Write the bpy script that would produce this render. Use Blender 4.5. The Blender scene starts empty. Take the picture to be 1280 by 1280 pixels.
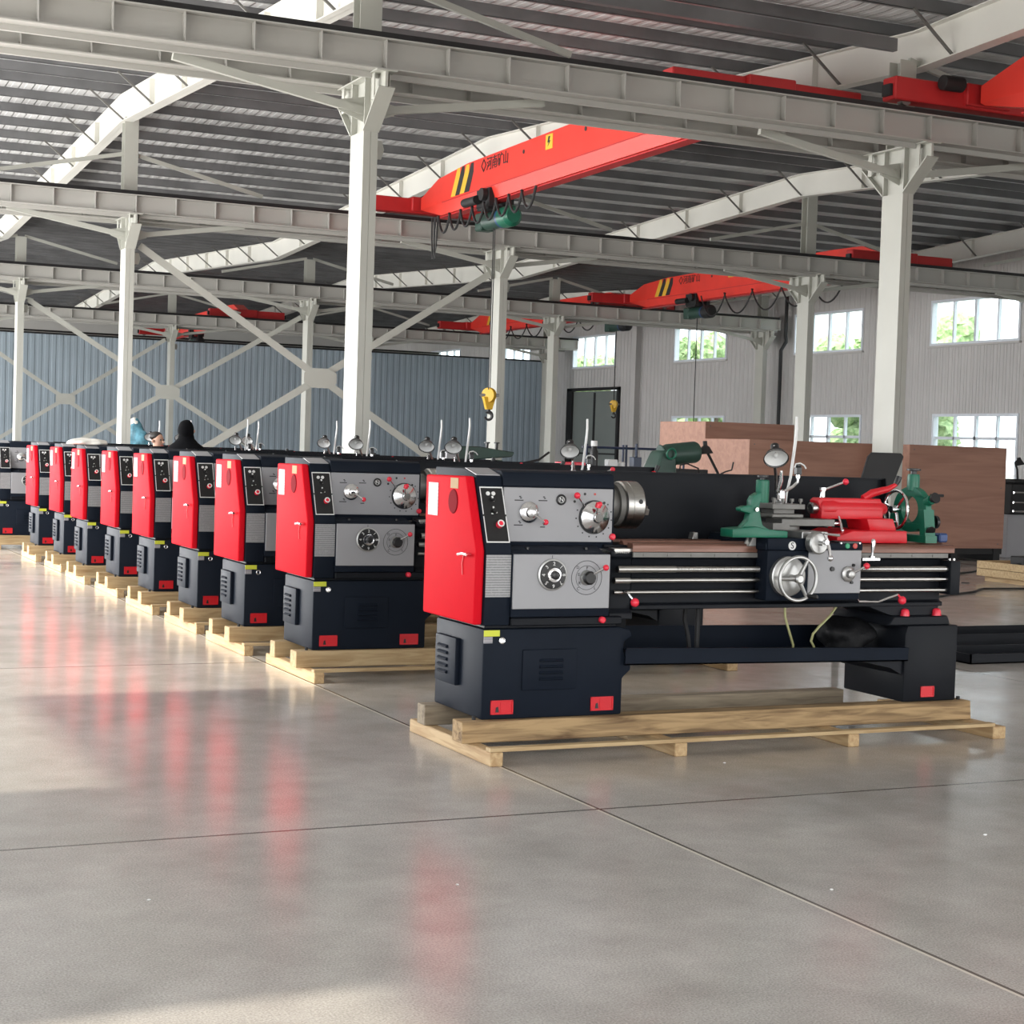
import bpy, bmesh, math, random
from mathutils import Matrix, Vector
from math import pi, sin, cos, radians

random.seed(7)
S = bpy.context.scene
COL = S.collection

# ---------------------------------------------------------------- camera, world, sun, exposure
cam_d = bpy.data.cameras.new('camera')
cam = bpy.data.objects.new('camera', cam_d)
COL.objects.link(cam)
Rr, Rd, Rf = (0.90594, -0.42268, 0.03213), None, None
f_, pit, rol, yaw = 2117.9, radians(2.137), radians(1.8425), radians(25.114)


def cam_axis(d):
    cy, sy = cos(yaw), sin(yaw)
    x = cy * d[0] - sy * d[1]
    z = sy * d[0] + cy * d[1]
    y = -d[2]
    c, s = cos(pit), sin(pit)
    y, z = c * y - s * z, s * y + c * z
    c, s = cos(rol), sin(rol)
    return (c * x - s * y, s * x + c * y, z)


cols = [cam_axis(d) for d in ((1, 0, 0), (0, 1, 0), (0, 0, 1))]
right = Vector([cols[i][0] for i in range(3)])
down = Vector([cols[i][1] for i in range(3)])
fwd = Vector([cols[i][2] for i in range(3)])
up, back = -down, -fwd
cam.matrix_world = Matrix(((right.x, up.x, back.x, 0), (right.y, up.y, back.y, 0), (right.z, up.z, back.z, 1.7), (0, 0, 0, 1)))
cam_d.sensor_width = 36
cam_d.lens = f_ / 1280 * 36
cam_d.clip_start = 0.1
cam_d.clip_end = 500
S.camera = cam

W = bpy.data.worlds.new('world')
S.world = W
W.use_nodes = True
bg = W.node_tree.nodes['Background']
bg.inputs[0].default_value = (0.90, 0.95, 1.0, 1)
bg.inputs[1].default_value = 3.0

sun_d = bpy.data.lights.new('sun', 'SUN')
sun = bpy.data.objects.new('sun', sun_d)
COL.objects.link(sun)
sun_d.energy = 3.3
sun_d.angle = radians(1.2)
sun_d.color = (1.0, 0.90, 0.74)
sun.rotation_euler = Vector((-1.0, 0.0, 0.70)).to_track_quat('Z', 'Y').to_euler()

# unseen area lamps added behind the camera and along the left side
def fill_lamp(name, loc, rot, sx, sy, power, col):
    d_ = bpy.data.lights.new(name, 'AREA')
    d_.shape = 'RECTANGLE'
    d_.size, d_.size_y = sx, sy
    d_.energy = power
    d_.color = col
    o_ = bpy.data.objects.new(name, d_)
    COL.objects.link(o_)
    o_.location = loc
    o_.rotation_euler = rot
    return o_


# added fill: two aimed into the hall, two tilted up to brighten the ceiling
fill_lamp('front_fill', (17.0, -5.7, 4.6), (radians(58), 0, 0), 42, 4.0, 950, (0.97, 0.98, 1.0))
fill_lamp('front_up_fill', (17.0, -5.6, 1.2), (radians(140), 0, 0), 42, 2.2, 1100, (1.0, 0.97, 0.92))
fill_lamp('left_fill', (-3.9, 62.0, 3.8), (radians(90), 0, radians(-90)), 88, 7.0, 7000, (0.97, 0.98, 1.0))
fill_lamp('left_up_fill', (-3.8, 60.0, 1.2), (radians(140), 0, radians(-90)), 92, 2.2, 6200, (1.0, 0.97, 0.92))

S.view_settings.view_transform = 'Standard'
S.view_settings.look = 'None'
S.view_settings.exposure = 0.42
S.view_settings.gamma = 1.0
S.view_settings.use_curve_mapping = False
S.cycles.max_bounces = 8
S.cycles.diffuse_bounces = 5
S.cycles.glossy_bounces = 4
S.cycles.sample_clamp_indirect = 6
S.cycles.caustics_reflective = False
S.cycles.caustics_refractive = False
S.cycles.use_denoising = True


# ---------------------------------------------------------------- materials
def new_mat(name):
    m = bpy.data.materials.new(name)
    m.use_nodes = True
    return m, m.node_tree, m.node_tree.nodes['Principled BSDF']


def mat(name, col, rough=0.5, metal=0.0, var=0.08, nscale=6.0, bump=0.0, bscale=60.0, coat=0.0, stretch=None, spec=0.5):
    m, nt, b = new_mat(name)
    b.inputs['Roughness'].default_value = rough
    b.inputs['Metallic'].default_value = metal
    b.inputs['Specular IOR Level'].default_value = spec
    if coat:
        b.inputs['Coat Weight'].default_value = coat
    tc = nt.nodes.new('ShaderNodeTexCoord')
    mp = nt.nodes.new('ShaderNodeMapping')
    if stretch:
        mp.inputs['Scale'].default_value = stretch
    nt.links.new(tc.outputs['Object'], mp.inputs['Vector'])
    nz = nt.nodes.new('ShaderNodeTexNoise')
    nz.inputs['Scale'].default_value = nscale
    nz.inputs['Detail'].default_value = 4
    nt.links.new(mp.outputs[0], nz.inputs['Vector'])
    rp = nt.nodes.new('ShaderNodeValToRGB')
    rp.color_ramp.elements[0].position = 0.3
    rp.color_ramp.elements[1].position = 0.7
    rp.color_ramp.elements[0].color = tuple(c * (1 - var) for c in col) + (1,)
    rp.color_ramp.elements[1].color = tuple(min(1, c * (1 + var)) for c in col) + (1,)
    nt.links.new(nz.outputs['Fac'], rp.inputs['Fac'])
    nt.links.new(rp.outputs['Color'], b.inputs['Base Color'])
    if bump:
        n2 = nt.nodes.new('ShaderNodeTexNoise')
        n2.inputs['Scale'].default_value = bscale
        nt.links.new(mp.outputs[0], n2.inputs['Vector'])
        bp = nt.nodes.new('ShaderNodeBump')
        bp.inputs['Strength'].default_value = bump
        bp.inputs['Distance'].default_value = 0.01
        nt.links.new(n2.outputs['Fac'], bp.inputs['Height'])
        nt.links.new(bp.outputs['Normal'], b.inputs['Normal'])
    return m


def wood_mat(name, c1, c2, axis='X', rough=0.7, scale=5.0):
    m, nt, b = new_mat(name)
    b.inputs['Roughness'].default_value = rough
    tc = nt.nodes.new('ShaderNodeTexCoord')
    oi = nt.nodes.new('ShaderNodeObjectInfo')
    mp = nt.nodes.new('ShaderNodeMapping')
    st = {'X': (0.6, 7, 7), 'Y': (7, 0.6, 7), 'Z': (7, 7, 0.6)}[axis]
    mp.inputs['Scale'].default_value = st
    nt.links.new(tc.outputs['Object'], mp.inputs['Vector'])
    nt.links.new(oi.outputs['Location'], mp.inputs['Location'])
    nz = nt.nodes.new('ShaderNodeTexNoise')
    nz.inputs['Scale'].default_value = scale
    nz.inputs['Detail'].default_value = 6
    nz.inputs['Distortion'].default_value = 0.8
    nt.links.new(mp.outputs[0], nz.inputs['Vector'])
    rp = nt.nodes.new('ShaderNodeValToRGB')
    rp.color_ramp.elements[0].position = 0.28
    rp.color_ramp.elements[1].position = 0.62
    rp.color_ramp.elements[0].color = c1 + (1,)
    rp.color_ramp.elements[1].color = c2 + (1,)
    nt.links.new(nz.outputs['Fac'], rp.inputs['Fac'])
    nt.links.new(rp.outputs['Color'], b.inputs['Base Color'])
    bp = nt.nodes.new('ShaderNodeBump')
    bp.inputs['Strength'].default_value = 0.25
    bp.inputs['Distance'].default_value = 0.01
    nt.links.new(nz.outputs['Fac'], bp.inputs['Height'])
    nt.links.new(bp.outputs['Normal'], b.inputs['Normal'])
    return m


def ribbed_mat(name, col, axis, period, dist, rough=0.55, var=0.12, seam=0.0):
    m, nt, b = new_mat(name)
    b.inputs['Roughness'].default_value = rough
    tc = nt.nodes.new('ShaderNodeTexCoord')
    wv = nt.nodes.new('ShaderNodeTexWave')
    wv.wave_type = 'BANDS'
    wv.bands_direction = axis
    wv.wave_profile = 'SIN'
    wv.inputs['Scale'].default_value = 2 * pi / (20 * period)
    wv.inputs['Distortion'].default_value = 0
    nt.links.new(tc.outputs['Object'], wv.inputs['Vector'])
    r1 = nt.nodes.new('ShaderNodeValToRGB')
    r1.color_ramp.elements[0].position = 0.25
    r1.color_ramp.elements[1].position = 0.5
    nt.links.new(wv.outputs['Fac'], r1.inputs['Fac'])
    bp = nt.nodes.new('ShaderNodeBump')
    bp.inputs['Strength'].default_value = 1.0
    bp.inputs['Distance'].default_value = dist
    nt.links.new(r1.outputs['Color'], bp.inputs['Height'])
    nt.links.new(bp.outputs['Normal'], b.inputs['Normal'])
    nz = nt.nodes.new('ShaderNodeTexNoise')
    nz.inputs['Scale'].default_value = 0.6
    nt.links.new(tc.outputs['Object'], nz.inputs['Vector'])
    rp = nt.nodes.new('ShaderNodeValToRGB')
    rp.color_ramp.elements[0].position = 0.3
    rp.color_ramp.elements[1].position = 0.7
    rp.color_ramp.elements[0].color = tuple(c * (1 - var) for c in col) + (1,)
    rp.color_ramp.elements[1].color = tuple(c * (1 + var) for c in col) + (1,)
    nt.links.new(nz.outputs['Fac'], rp.inputs['Fac'])
    nt.links.new(rp.outputs['Color'], b.inputs['Base Color'])
    return m


def stripes_mat(name, paper, ink, axis, period, cover=0.45):
    """a plate printed with rows of small writing"""
    m, nt, b = new_mat(name)
    b.inputs['Roughness'].default_value = 0.4
    tc = nt.nodes.new('ShaderNodeTexCoord')
    wv = nt.nodes.new('ShaderNodeTexWave')
    wv.bands_direction = axis
    wv.inputs['Scale'].default_value = 2 * pi / (20 * period)
    wv.inputs['Distortion'].default_value = 0
    nt.links.new(tc.outputs['Object'], wv.inputs['Vector'])
    nz = nt.nodes.new('ShaderNodeTexNoise')
    nz.inputs['Scale'].default_value = 90
    nt.links.new(tc.outputs['Object'], nz.inputs['Vector'])
    mu = nt.nodes.new('ShaderNodeMath')
    mu.operation = 'MULTIPLY'
    nt.links.new(wv.outputs['Fac'], mu.inputs[0])
    nt.links.new(nz.outputs['Fac'], mu.inputs[1])
    rp = nt.nodes.new('ShaderNodeValToRGB')
    rp.color_ramp.elements[0].position = cover * 0.55
    rp.color_ramp.elements[1].position = cover * 0.75
    rp.color_ramp.elements[0].color = paper + (1,)
    rp.color_ramp.elements[1].color = ink + (1,)
    nt.links.new(mu.outputs[0], rp.inputs['Fac'])
    nt.links.new(rp.outputs['Color'], b.inputs['Base Color'])
    return m


def floor_mat():
    m, nt, b = new_mat('polished_concrete')
    N = nt.nodes.new
    L = nt.links.new
    tc = N('ShaderNodeTexCoord')
    n1 = N('ShaderNodeTexNoise')
    n1.inputs['Scale'].default_value = 0.45
    n1.inputs['Detail'].default_value = 5
    L(tc.outputs['Object'], n1.inputs['Vector'])
    r1 = N('ShaderNodeValToRGB')
    r1.color_ramp.elements[0].position = 0.32
    r1.color_ramp.elements[1].position = 0.68
    r1.color_ramp.elements[0].color = (0.42, 0.40, 0.377, 1)
    r1.color_ramp.elements[1].color = (0.555, 0.528, 0.50, 1)
    L(n1.outputs['Fac'], r1.inputs['Fac'])
    n2 = N('ShaderNodeTexNoise')
    n2.inputs['Scale'].default_value = 130
    n2.inputs['Detail'].default_value = 3
    L(tc.outputs['Object'], n2.inputs['Vector'])
    r2 = N('ShaderNodeValToRGB')
    r2.color_ramp.elements[0].position = 0.3
    r2.color_ramp.elements[1].position = 0.7
    r2.color_ramp.elements[0].color = (0.66, 0.66, 0.66, 1)
    r2.color_ramp.elements[1].color = (1.30, 1.29, 1.27, 1)
    L(n2.outputs['Fac'], r2.inputs['Fac'])
    mx = N('ShaderNodeMix')
    mx.data_type = 'RGBA'
    mx.blend_type = 'MULTIPLY'
    mx.inputs[0].default_value = 0.8
    L(r1.outputs['Color'], mx.inputs[6])
    L(r2.outputs['Color'], mx.inputs[7])
    n4 = N('ShaderNodeTexNoise')
    n4.inputs['Scale'].default_value = 2.6
    n4.inputs['Detail'].default_value = 7
    n4.inputs['Roughness'].default_value = 0.65
    L(tc.outputs['Object'], n4.inputs['Vector'])
    r4 = N('ShaderNodeValToRGB')
    r4.color_ramp.elements[0].position = 0.32
    r4.color_ramp.elements[1].position = 0.68
    r4.color_ramp.elements[0].color = (0.84, 0.835, 0.83, 1)
    r4.color_ramp.elements[1].color = (1.08, 1.08, 1.08, 1)
    L(n4.outputs['Fac'], r4.inputs['Fac'])
    m4 = N('ShaderNodeMix')
    m4.data_type = 'RGBA'
    m4.blend_type = 'MULTIPLY'
    m4.inputs[0].default_value = 1.0
    L(mx.outputs[2], m4.inputs[6])
    L(r4.outputs['Color'], m4.inputs[7])
    cur = m4.outputs[2]
    sx = N('ShaderNodeSeparateXYZ')
    L(tc.outputs['Object'], sx.inputs[0])

    def joint(out, at, half, colr, cur):
        s = N('ShaderNodeMath'); s.operation = 'SUBTRACT'; s.inputs[1].default_value = at
        L(sx.outputs[out], s.inputs[0])
        a = N('ShaderNodeMath'); a.operation = 'ABSOLUTE'
        L(s.outputs[0], a.inputs[0])
        c = N('ShaderNodeMath'); c.operation = 'LESS_THAN'; c.inputs[1].default_value = half
        L(a.outputs[0], c.inputs[0])
        k = N('ShaderNodeMix'); k.data_type = 'RGBA'
        L(c.outputs[0], k.inputs[0])
        L(cur, k.inputs[6])
        k.inputs[7].default_value = colr
        return k.outputs[2]
    cur = joint(0, 3.812, 0.012, (0.14, 0.125, 0.11, 1), cur)
    cur = joint(0, 3.80, 0.0075, (0.74, 0.69, 0.60, 1), cur)
    for yy in (7.055, 12.55, 18.0, 23.5, 29.0):
        cur = joint(1, yy, 0.010, (0.11, 0.10, 0.09, 1), cur)
    cur = joint(0, 9.3, 0.008, (0.12, 0.11, 0.10, 1), cur)
    cur = joint(0, 14.8, 0.008, (0.12, 0.11, 0.10, 1), cur)
    L(cur, b.inputs['Base Color'])
    n3 = N('ShaderNodeTexNoise')
    n3.inputs['Scale'].default_value = 1.3
    n3.inputs['Detail'].default_value = 4
    L(tc.outputs['Object'], n3.inputs['Vector'])
    mr = N('ShaderNodeMapRange')
    mr.inputs[3].default_value = 0.10
    mr.inputs[4].default_value = 0.27
    L(n3.outputs['Fac'], mr.inputs[0])
    L(mr.outputs[0], b.inputs['Roughness'])
    bp = N('ShaderNodeBump')
    bp.inputs['Strength'].default_value = 0.05
    bp.inputs['Distance'].default_value = 0.004
    L(n2.outputs['Fac'], bp.inputs['Height'])
    L(bp.outputs['Normal'], b.inputs['Normal'])
    b.inputs['Specular IOR Level'].default_value = 0.5
    return m


def glass_mat():
    m, nt, b = new_mat('window_glass')
    b.inputs['Base Color'].default_value = (0.9, 0.97, 0.96, 1)
    b.inputs['Roughness'].default_value = 0.02
    tr = nt.nodes.new('ShaderNodeBsdfTransparent')
    tr.inputs[0].default_value = (0.95, 0.98, 0.98, 1)
    gl = nt.nodes.new('ShaderNodeBsdfGlossy')
    gl.inputs['Roughness'].default_value = 0.02
    mx = nt.nodes.new('ShaderNodeMixShader')
    mx.inputs[0].default_value = 0.06
    nt.links.new(tr.outputs[0], mx.inputs[1])
    nt.links.new(gl.outputs[0], mx.inputs[2])
    nt.links.new(mx.outputs[0], nt.nodes['Material Output'].inputs[0])
    return m


def leaf_mat(name, c1, c2):
    m, nt, b = new_mat(name)
    b.inputs['Roughness'].default_value = 0.8
    tc = nt.nodes.new('ShaderNodeTexCoord')
    nz = nt.nodes.new('ShaderNodeTexNoise')
    nz.inputs['Scale'].default_value = 5
    nz.inputs['Detail'].default_value = 6
    nt.links.new(tc.outputs['Object'], nz.inputs['Vector'])
    rp = nt.nodes.new('ShaderNodeValToRGB')
    rp.color_ramp.elements[0].position = 0.35
    rp.color_ramp.elements[1].position = 0.65
    rp.color_ramp.elements[0].color = c1 + (1,)
    rp.color_ramp.elements[1].color = c2 + (1,)
    nt.links.new(nz.outputs['Fac'], rp.inputs['Fac'])
    nt.links.new(rp.outputs['Color'], b.inputs['Base Color'])
    return m


M = {
    'floor': floor_mat(),
    'glass': glass_mat(),
    'navy': mat('dark_navy_paint', (0.0095, 0.0135, 0.022), 0.5, spec=0.08, var=0.10, nscale=3, bump=0.05, bscale=180),
    'navy2': mat('black_navy_paint', (0.008, 0.0095, 0.013), 0.46, spec=0.16, var=0.1, nscale=3),
    'grey': mat('light_grey_paint', (0.33, 0.33, 0.345), 0.42, var=0.03, nscale=3),
    'red': mat('red_paint', (0.66, 0.009, 0.020), 0.55, spec=0.025, var=0.04, nscale=3, bump=0.02, bscale=120),
    'red2': mat('bright_red_casting', (0.62, 0.010, 0.020), 0.35, var=0.08, nscale=6, bump=0.05, bscale=90),
    'redball': mat('red_plastic', (0.80, 0.03, 0.06), 0.25, var=0.02),
    'crane': mat('crane_red_paint', (0.78, 0.045, 0.030), 0.45, var=0.08, nscale=1.2),
    'crane_d': mat('crane_dull_red_paint', (0.50, 0.02, 0.022), 0.5, var=0.1, nscale=1.5),
    'chrome': mat('chrome', (0.82, 0.82, 0.83), 0.14, 1.0, var=0.03),
    'steel': mat('ground_steel', (0.45, 0.44, 0.42), 0.28, 1.0, var=0.08, nscale=20, stretch=(1, 8, 8)),
    'dsteel': mat('dull_steel', (0.17, 0.165, 0.155), 0.45, 0.3, var=0.12, nscale=12),
    'alu': mat('cast_aluminium', (0.45, 0.45, 0.44), 0.38, 0.9, var=0.06, nscale=20),
    'wax': mat('waxed_bedway', (0.19, 0.092, 0.065), 0.32, 0.25, var=0.15, nscale=8, stretch=(0.5, 6, 6)),
    'black': mat('black_plastic', (0.010, 0.010, 0.011), 0.35, var=0.1),
    'matblack': mat('matt_black', (0.012, 0.012, 0.013), 0.65, var=0.15),
    'rail': mat('black_rail', (0.010, 0.009, 0.010), 0.6, var=0.2),
    'rubber': mat('black_rubber', (0.015, 0.015, 0.016), 0.6, var=0.1),
    'green': mat('green_paint', (0.005, 0.13, 0.075), 0.38, var=0.1, nscale=8, bump=0.04, bscale=120),
    'dgreen': mat('dark_green_paint', (0.018, 0.055, 0.040), 0.45, var=0.12),
    'white': mat('white_paint', (0.78, 0.78, 0.77), 0.5, var=0.03),
    'ink': mat('black_ink', (0.02, 0.02, 0.022), 0.5, var=0.05),
    'yellow': mat('yellow_label', (0.62, 0.66, 0.05), 0.5, var=0.05),
    'plate': stripes_mat('printed_plate', (0.36, 0.36, 0.365), (0.20, 0.20, 0.21), 'Z', 0.014),
    'paper': stripes_mat('printed_sticker', (0.36, 0.34, 0.36), (0.25, 0.25, 0.27), 'Z', 0.02),
    'cream': mat('off_white_steel_paint', (0.46, 0.462, 0.42), 0.45, var=0.05, nscale=1.0),
    'beam': mat('off_white_beam_paint', (0.44, 0.43, 0.405), 0.5, var=0.06, nscale=0.5),
    'raft': mat('white_rafter_paint', (0.72, 0.71, 0.66), 0.5, var=0.04, nscale=0.7),
    'purlin': mat('galvanised_purlin', (0.17, 0.17, 0.175), 0.45, 0.2, var=0.2, nscale=1.0),
    'sheet': ribbed_mat('roof_sheet', (0.64, 0.64, 0.64), 'X', 0.30, 0.03, 0.4, 0.15),
    'wallY': ribbed_mat('ribbed_wall_panel', (0.56, 0.55, 0.54), 'Y', 0.33, 0.030, 0.6, 0.05),
    'wallX': ribbed_mat('ribbed_grey_partition', (0.34, 0.41, 0.47), 'X', 0.32, 0.022, 0.6, 0.06),
    'wallF': mat('pale_far_wall', (0.60, 0.59, 0.57), 0.7, var=0.05, nscale=0.3),
    'plaster': mat('pale_wall', (0.55, 0.54, 0.53), 0.7, var=0.05, nscale=0.5),
    'frame': mat('window_frame_white', (0.75, 0.80, 0.86), 0.4, var=0.03),
    'doorgrey': mat('grey_green_door', (0.20, 0.225, 0.215), 0.5, var=0.06, nscale=0.6),
    'pine': wood_mat('pale_pine', (0.36, 0.235, 0.11), (0.53, 0.39, 0.215), 'X'),
    'pineY': wood_mat('pale_pine_cross', (0.38, 0.235, 0.11), (0.54, 0.385, 0.21), 'Y'),
    'bark': wood_mat('weathered_pine', (0.13, 0.075, 0.035), (0.43, 0.29, 0.145), 'X', 0.8, 4.0),
    'greywood': wood_mat('grey_timber', (0.17, 0.13, 0.09), (0.33, 0.27, 0.19), 'X', 0.8, 4.0),
    'ply': wood_mat('plywood', (0.29, 0.148, 0.105), (0.385, 0.208, 0.148), 'X', 0.65, 1.3),
    'hookyel': mat('hook_yellow', (0.72, 0.42, 0.02), 0.45, var=0.08),
    'stripe_y': mat('stripe_yellow', (0.80, 0.48, 0.04), 0.5, var=0.03),
    'blue': mat('blue_paint', (0.02, 0.055, 0.18), 0.4, var=0.1),
    'recess_shade': mat('recess_shade_red', (0.22, 0.003, 0.010), 0.75, var=0.05, spec=0.1),  # dark red paints in the shade of a recess that is not cut
    'dblue': mat('dark_blue_paint', (0.015, 0.03, 0.07), 0.4, var=0.1),
    'bluep': mat('blue_plastic_wrap', (0.10, 0.27, 0.35), 0.22, var=0.5, nscale=5, bump=0.9, bscale=6),
    'whitep': mat('white_plastic_bag', (0.85, 0.83, 0.76), 0.4, var=0.05, bump=0.5, bscale=30),
    'blackp': mat('black_plastic_sheet', (0.007, 0.007, 0.008), 0.6, spec=0.2, var=0.1, bump=0.8, bscale=25),
    'hose': mat('yellow_green_hose', (0.36, 0.36, 0.17), 0.4, var=0.05),
    'skin': mat('skin', (0.52, 0.30, 0.21), 0.55, var=0.06),
    'hair': mat('dark_hair', (0.02, 0.015, 0.013), 0.5, var=0.2),
    'clothb': mat('black_cloth', (0.005, 0.005, 0.006), 0.9, var=0.2, bump=0.2, bscale=40, spec=0.1),
    'clothw': mat('white_cloth', (0.70, 0.70, 0.70), 0.85, var=0.05, bump=0.3, bscale=40),
    'cloths': mat('grey_trousers', (0.06, 0.065, 0.08), 0.85, var=0.1),
    'leaf': leaf_mat('leaves', (0.20, 0.32, 0.13), (0.50, 0.62, 0.34)),
    'trunk': mat('bark', (0.10, 0.07, 0.05), 0.9, var=0.3),
    'earth': mat('outdoor_ground', (0.34, 0.33, 0.28), 0.9, var=0.2, nscale=0.3),
    'tan': mat('tan_canvas', (0.50, 0.33, 0.17), 0.7, var=0.1),
    'btn_g': mat('green_button', (0.02, 0.30, 0.14), 0.35),
    'btn_r': mat('red_button', (0.55, 0.06, 0.05), 0.35),
}


# ---------------------------------------------------------------- mesh builder
def smooth_angle(me, ang):
    for p in me.polygons:
        p.use_smooth = True
    try:
        me.set_sharp_from_angle(angle=radians(ang))
    except Exception:
        pass


class MB:
    def __init__(s):
        s.bm = bmesh.new()
        s.mi = 0

    def _f(s, vs):
        try:
            f = s.bm.faces.new(vs)
            f.material_index = s.mi
            return f
        except ValueError:
            return None

    def m(s, i):
        s.mi = i
        return s

    def box(s, x0, y0, z0, x1, y1, z1):
        v = [s.bm.verts.new(p) for p in ((x0, y0, z0), (x1, y0, z0), (x1, y1, z0), (x0, y1, z0), (x0, y0, z1), (x1, y0, z1), (x1, y1, z1), (x0, y1, z1))]
        for q in ((0, 3, 2, 1), (4, 5, 6, 7), (0, 1, 5, 4), (1, 2, 6, 5), (2, 3, 7, 6), (3, 0, 4, 7)):
            s._f([v[i] for i in q])
        return s

    def prism(s, poly, ax, a, b):
        def P(u, v, w):
            return {'y': (u, w, v), 'x': (w, u, v), 'z': (u, v, w)}[ax]
        A = [s.bm.verts.new(P(u, v, a)) for u, v in poly]
        B = [s.bm.verts.new(P(u, v, b)) for u, v in poly]
        n = len(poly)
        s._f(A[::-1])
        s._f(B)
        for i in range(n):
            s._f([A[i], A[(i + 1) % n], B[(i + 1) % n], B[i]])
        return s

    def loft(s, rings, caps=True):
        R = [[s.bm.verts.new(p) for p in r] for r in rings]
        n = len(R[0])
        for a, b in zip(R, R[1:]):
            for i in range(n):
                s._f([a[i], a[(i + 1) % n], b[(i + 1) % n], b[i]])
        if caps:
            s._f(R[0][::-1])
            s._f(R[-1])
        return s

    def lathe(s, prof, org, axis, seg=24, caps=True):
        """prof: (radius, height along axis)"""
        a = Vector(axis).normalized()
        t = Vector((0, 0, 1)) if abs(a.z) < 0.9 else Vector((1, 0, 0))
        u = a.cross(t).normalized()
        w = a.cross(u)
        o = Vector(org)
        rings = [[o + a * h + (u * cos(2 * pi * i / seg) + w * sin(2 * pi * i / seg)) * max(r, 1e-4) for i in range(seg)] for r, h in prof]
        return s.loft(rings, caps)

    def cyl(s, p0, p1, r0, r1=None, seg=16):
        p0, p1 = Vector(p0), Vector(p1)
        d = p1 - p0
        return s.lathe([(r0, 0), (r0 if r1 is None else r1, d.length)], p0, d, seg)

    def ball(s, c, r, seg=14):
        n = 8
        return s.lathe([(r * sin(pi * i / n), -r * cos(pi * i / n)) for i in range(n + 1)], c, (0, 0, 1), seg)

    def tube(s, pts, r, seg=8):
        P = [Vector(p) for p in pts]
        rings = []
        prev = None
        for i, p in enumerate(P):
            d = (P[min(i + 1, len(P) - 1)] - P[max(i - 1, 0)]).normalized()
            if prev is None:
                t = Vector((0, 0, 1)) if abs(d.z) < 0.9 else Vector((1, 0, 0))
                u = d.cross(t).normalized()
            else:
                u = (prev - d * prev.dot(d)).normalized()
            prev = u
            w = d.cross(u)
            rr = r[i] if isinstance(r, (list, tuple)) else r
            rings.append([p + (u * cos(2 * pi * k / seg) + w * sin(2 * pi * k / seg)) * rr for k in range(seg)])
        return s.loft(rings)

    def torus(s, c, axis, R, r, seg=36, sub=8, a0=0, a1=2 * pi):
        a = Vector(axis).normalized()
        t = Vector((0, 0, 1)) if abs(a.z) < 0.9 else Vector((1, 0, 0))
        u = a.cross(t).normalized()
        w = a.cross(u)
        c = Vector(c)
        full = abs(a1 - a0 - 2 * pi) < 1e-5
        n = seg if full else seg + 1
        R_ = []
        for i in range(n):
            th = a0 + (a1 - a0) * i / seg
            e = u * cos(th) + w * sin(th)
            R_.append([s.bm.verts.new(c + e * (R + r * cos(2 * pi * k / sub)) + a * r * sin(2 * pi * k / sub)) for k in range(sub)])
        for i in range(seg):
            A, B = R_[i], R_[(i + 1) % n]
            for k in range(sub):
                s._f([A[k], A[(k + 1) % sub], B[(k + 1) % sub], B[k]])
        if not full:
            s._f(R_[0][::-1])
            s._f(R_[-1])
        return s

    def bar(s, p0, p1, w, h, upv=(0, 0, 1)):
        """rectangular bar from p0 to p1"""
        p0, p1 = Vector(p0), Vector(p1)
        d = (p1 - p0).normalized()
        u = d.cross(Vector(upv))
        if u.length < 1e-4:
            u = d.cross(Vector((0, 1, 0)))
        u.normalize()
        v = u.cross(d)
        rings = [[p + u * a * w / 2 + v * b * h / 2 for a, b in ((-1, -1), (1, -1), (1, 1), (-1, 1))] for p in (p0, p1)]
        return s.loft(rings)

    def text(s, body, size, mtx, ext=0.002, font_space=1.0):
        cu = bpy.data.curves.new('t', 'FONT')
        cu.body = body
        cu.size = size
        cu.align_x = 'CENTER'
        cu.align_y = 'CENTER'
        cu.extrude = ext
        cu.space_character = font_space
        cu.resolution_u = 3
        o = bpy.data.objects.new('t', cu)
        COL.objects.link(o)
        dg = bpy.context.evaluated_depsgraph_get()
        me = bpy.data.meshes.new_from_object(o.evaluated_get(dg))
        me.transform(mtx)
        n0 = len(s.bm.faces)
        s.bm.from_mesh(me)
        s.bm.faces.ensure_lookup_table()
        for f in s.bm.faces[n0:]:
            f.material_index = s.mi
        bpy.data.objects.remove(o)
        bpy.data.curves.remove(cu)
        bpy.data.meshes.remove(me)
        return s

    def build(s, name, mats, parent=None, bevel=0.0, seg=1, smooth=35, off=(0, 0, 0), loc=(0, 0, 0), recalc=True):
        bm = s.bm
        if recalc:
            bmesh.ops.recalc_face_normals(bm, faces=bm.faces)
        if bevel:
            ed = [e for e in bm.edges if len(e.link_faces) == 2 and e.calc_face_angle(0) > radians(30)]
            bmesh.ops.bevel(bm, geom=ed, offset=bevel, segments=seg, affect='EDGES', clamp_overlap=True, profile=0.5)
        if any(off):
            bmesh.ops.translate(bm, verts=bm.verts, vec=off)
        me = bpy.data.meshes.new(name)
        bm.to_mesh(me)
        bm.free()
        if not isinstance(mats, (list, tuple)):
            mats = [mats]
        for k in mats:
            me.materials.append(M[k] if isinstance(k, str) else k)
        smooth_angle(me, smooth)
        o = bpy.data.objects.new(name, me)
        COL.objects.link(o)
        o.location = loc
        if parent:
            o.parent = parent
        return o


def empty(name, loc=(0, 0, 0), rz=0):
    o = bpy.data.objects.new(name, None)
    o.empty_display_size = 0.2
    COL.objects.link(o)
    o.location = loc
    o.rotation_euler = (0, 0, rz)
    return o


def tag(o, label=None, cat=None, group=None, kind=None):
    if label:
        o['label'] = label
    if cat:
        o['category'] = cat
    if group:
        o['group'] = group
    if kind:
        o['kind'] = kind
    return o


def kids(o):
    return [c for c in bpy.data.objects if c.parent == o]


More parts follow.
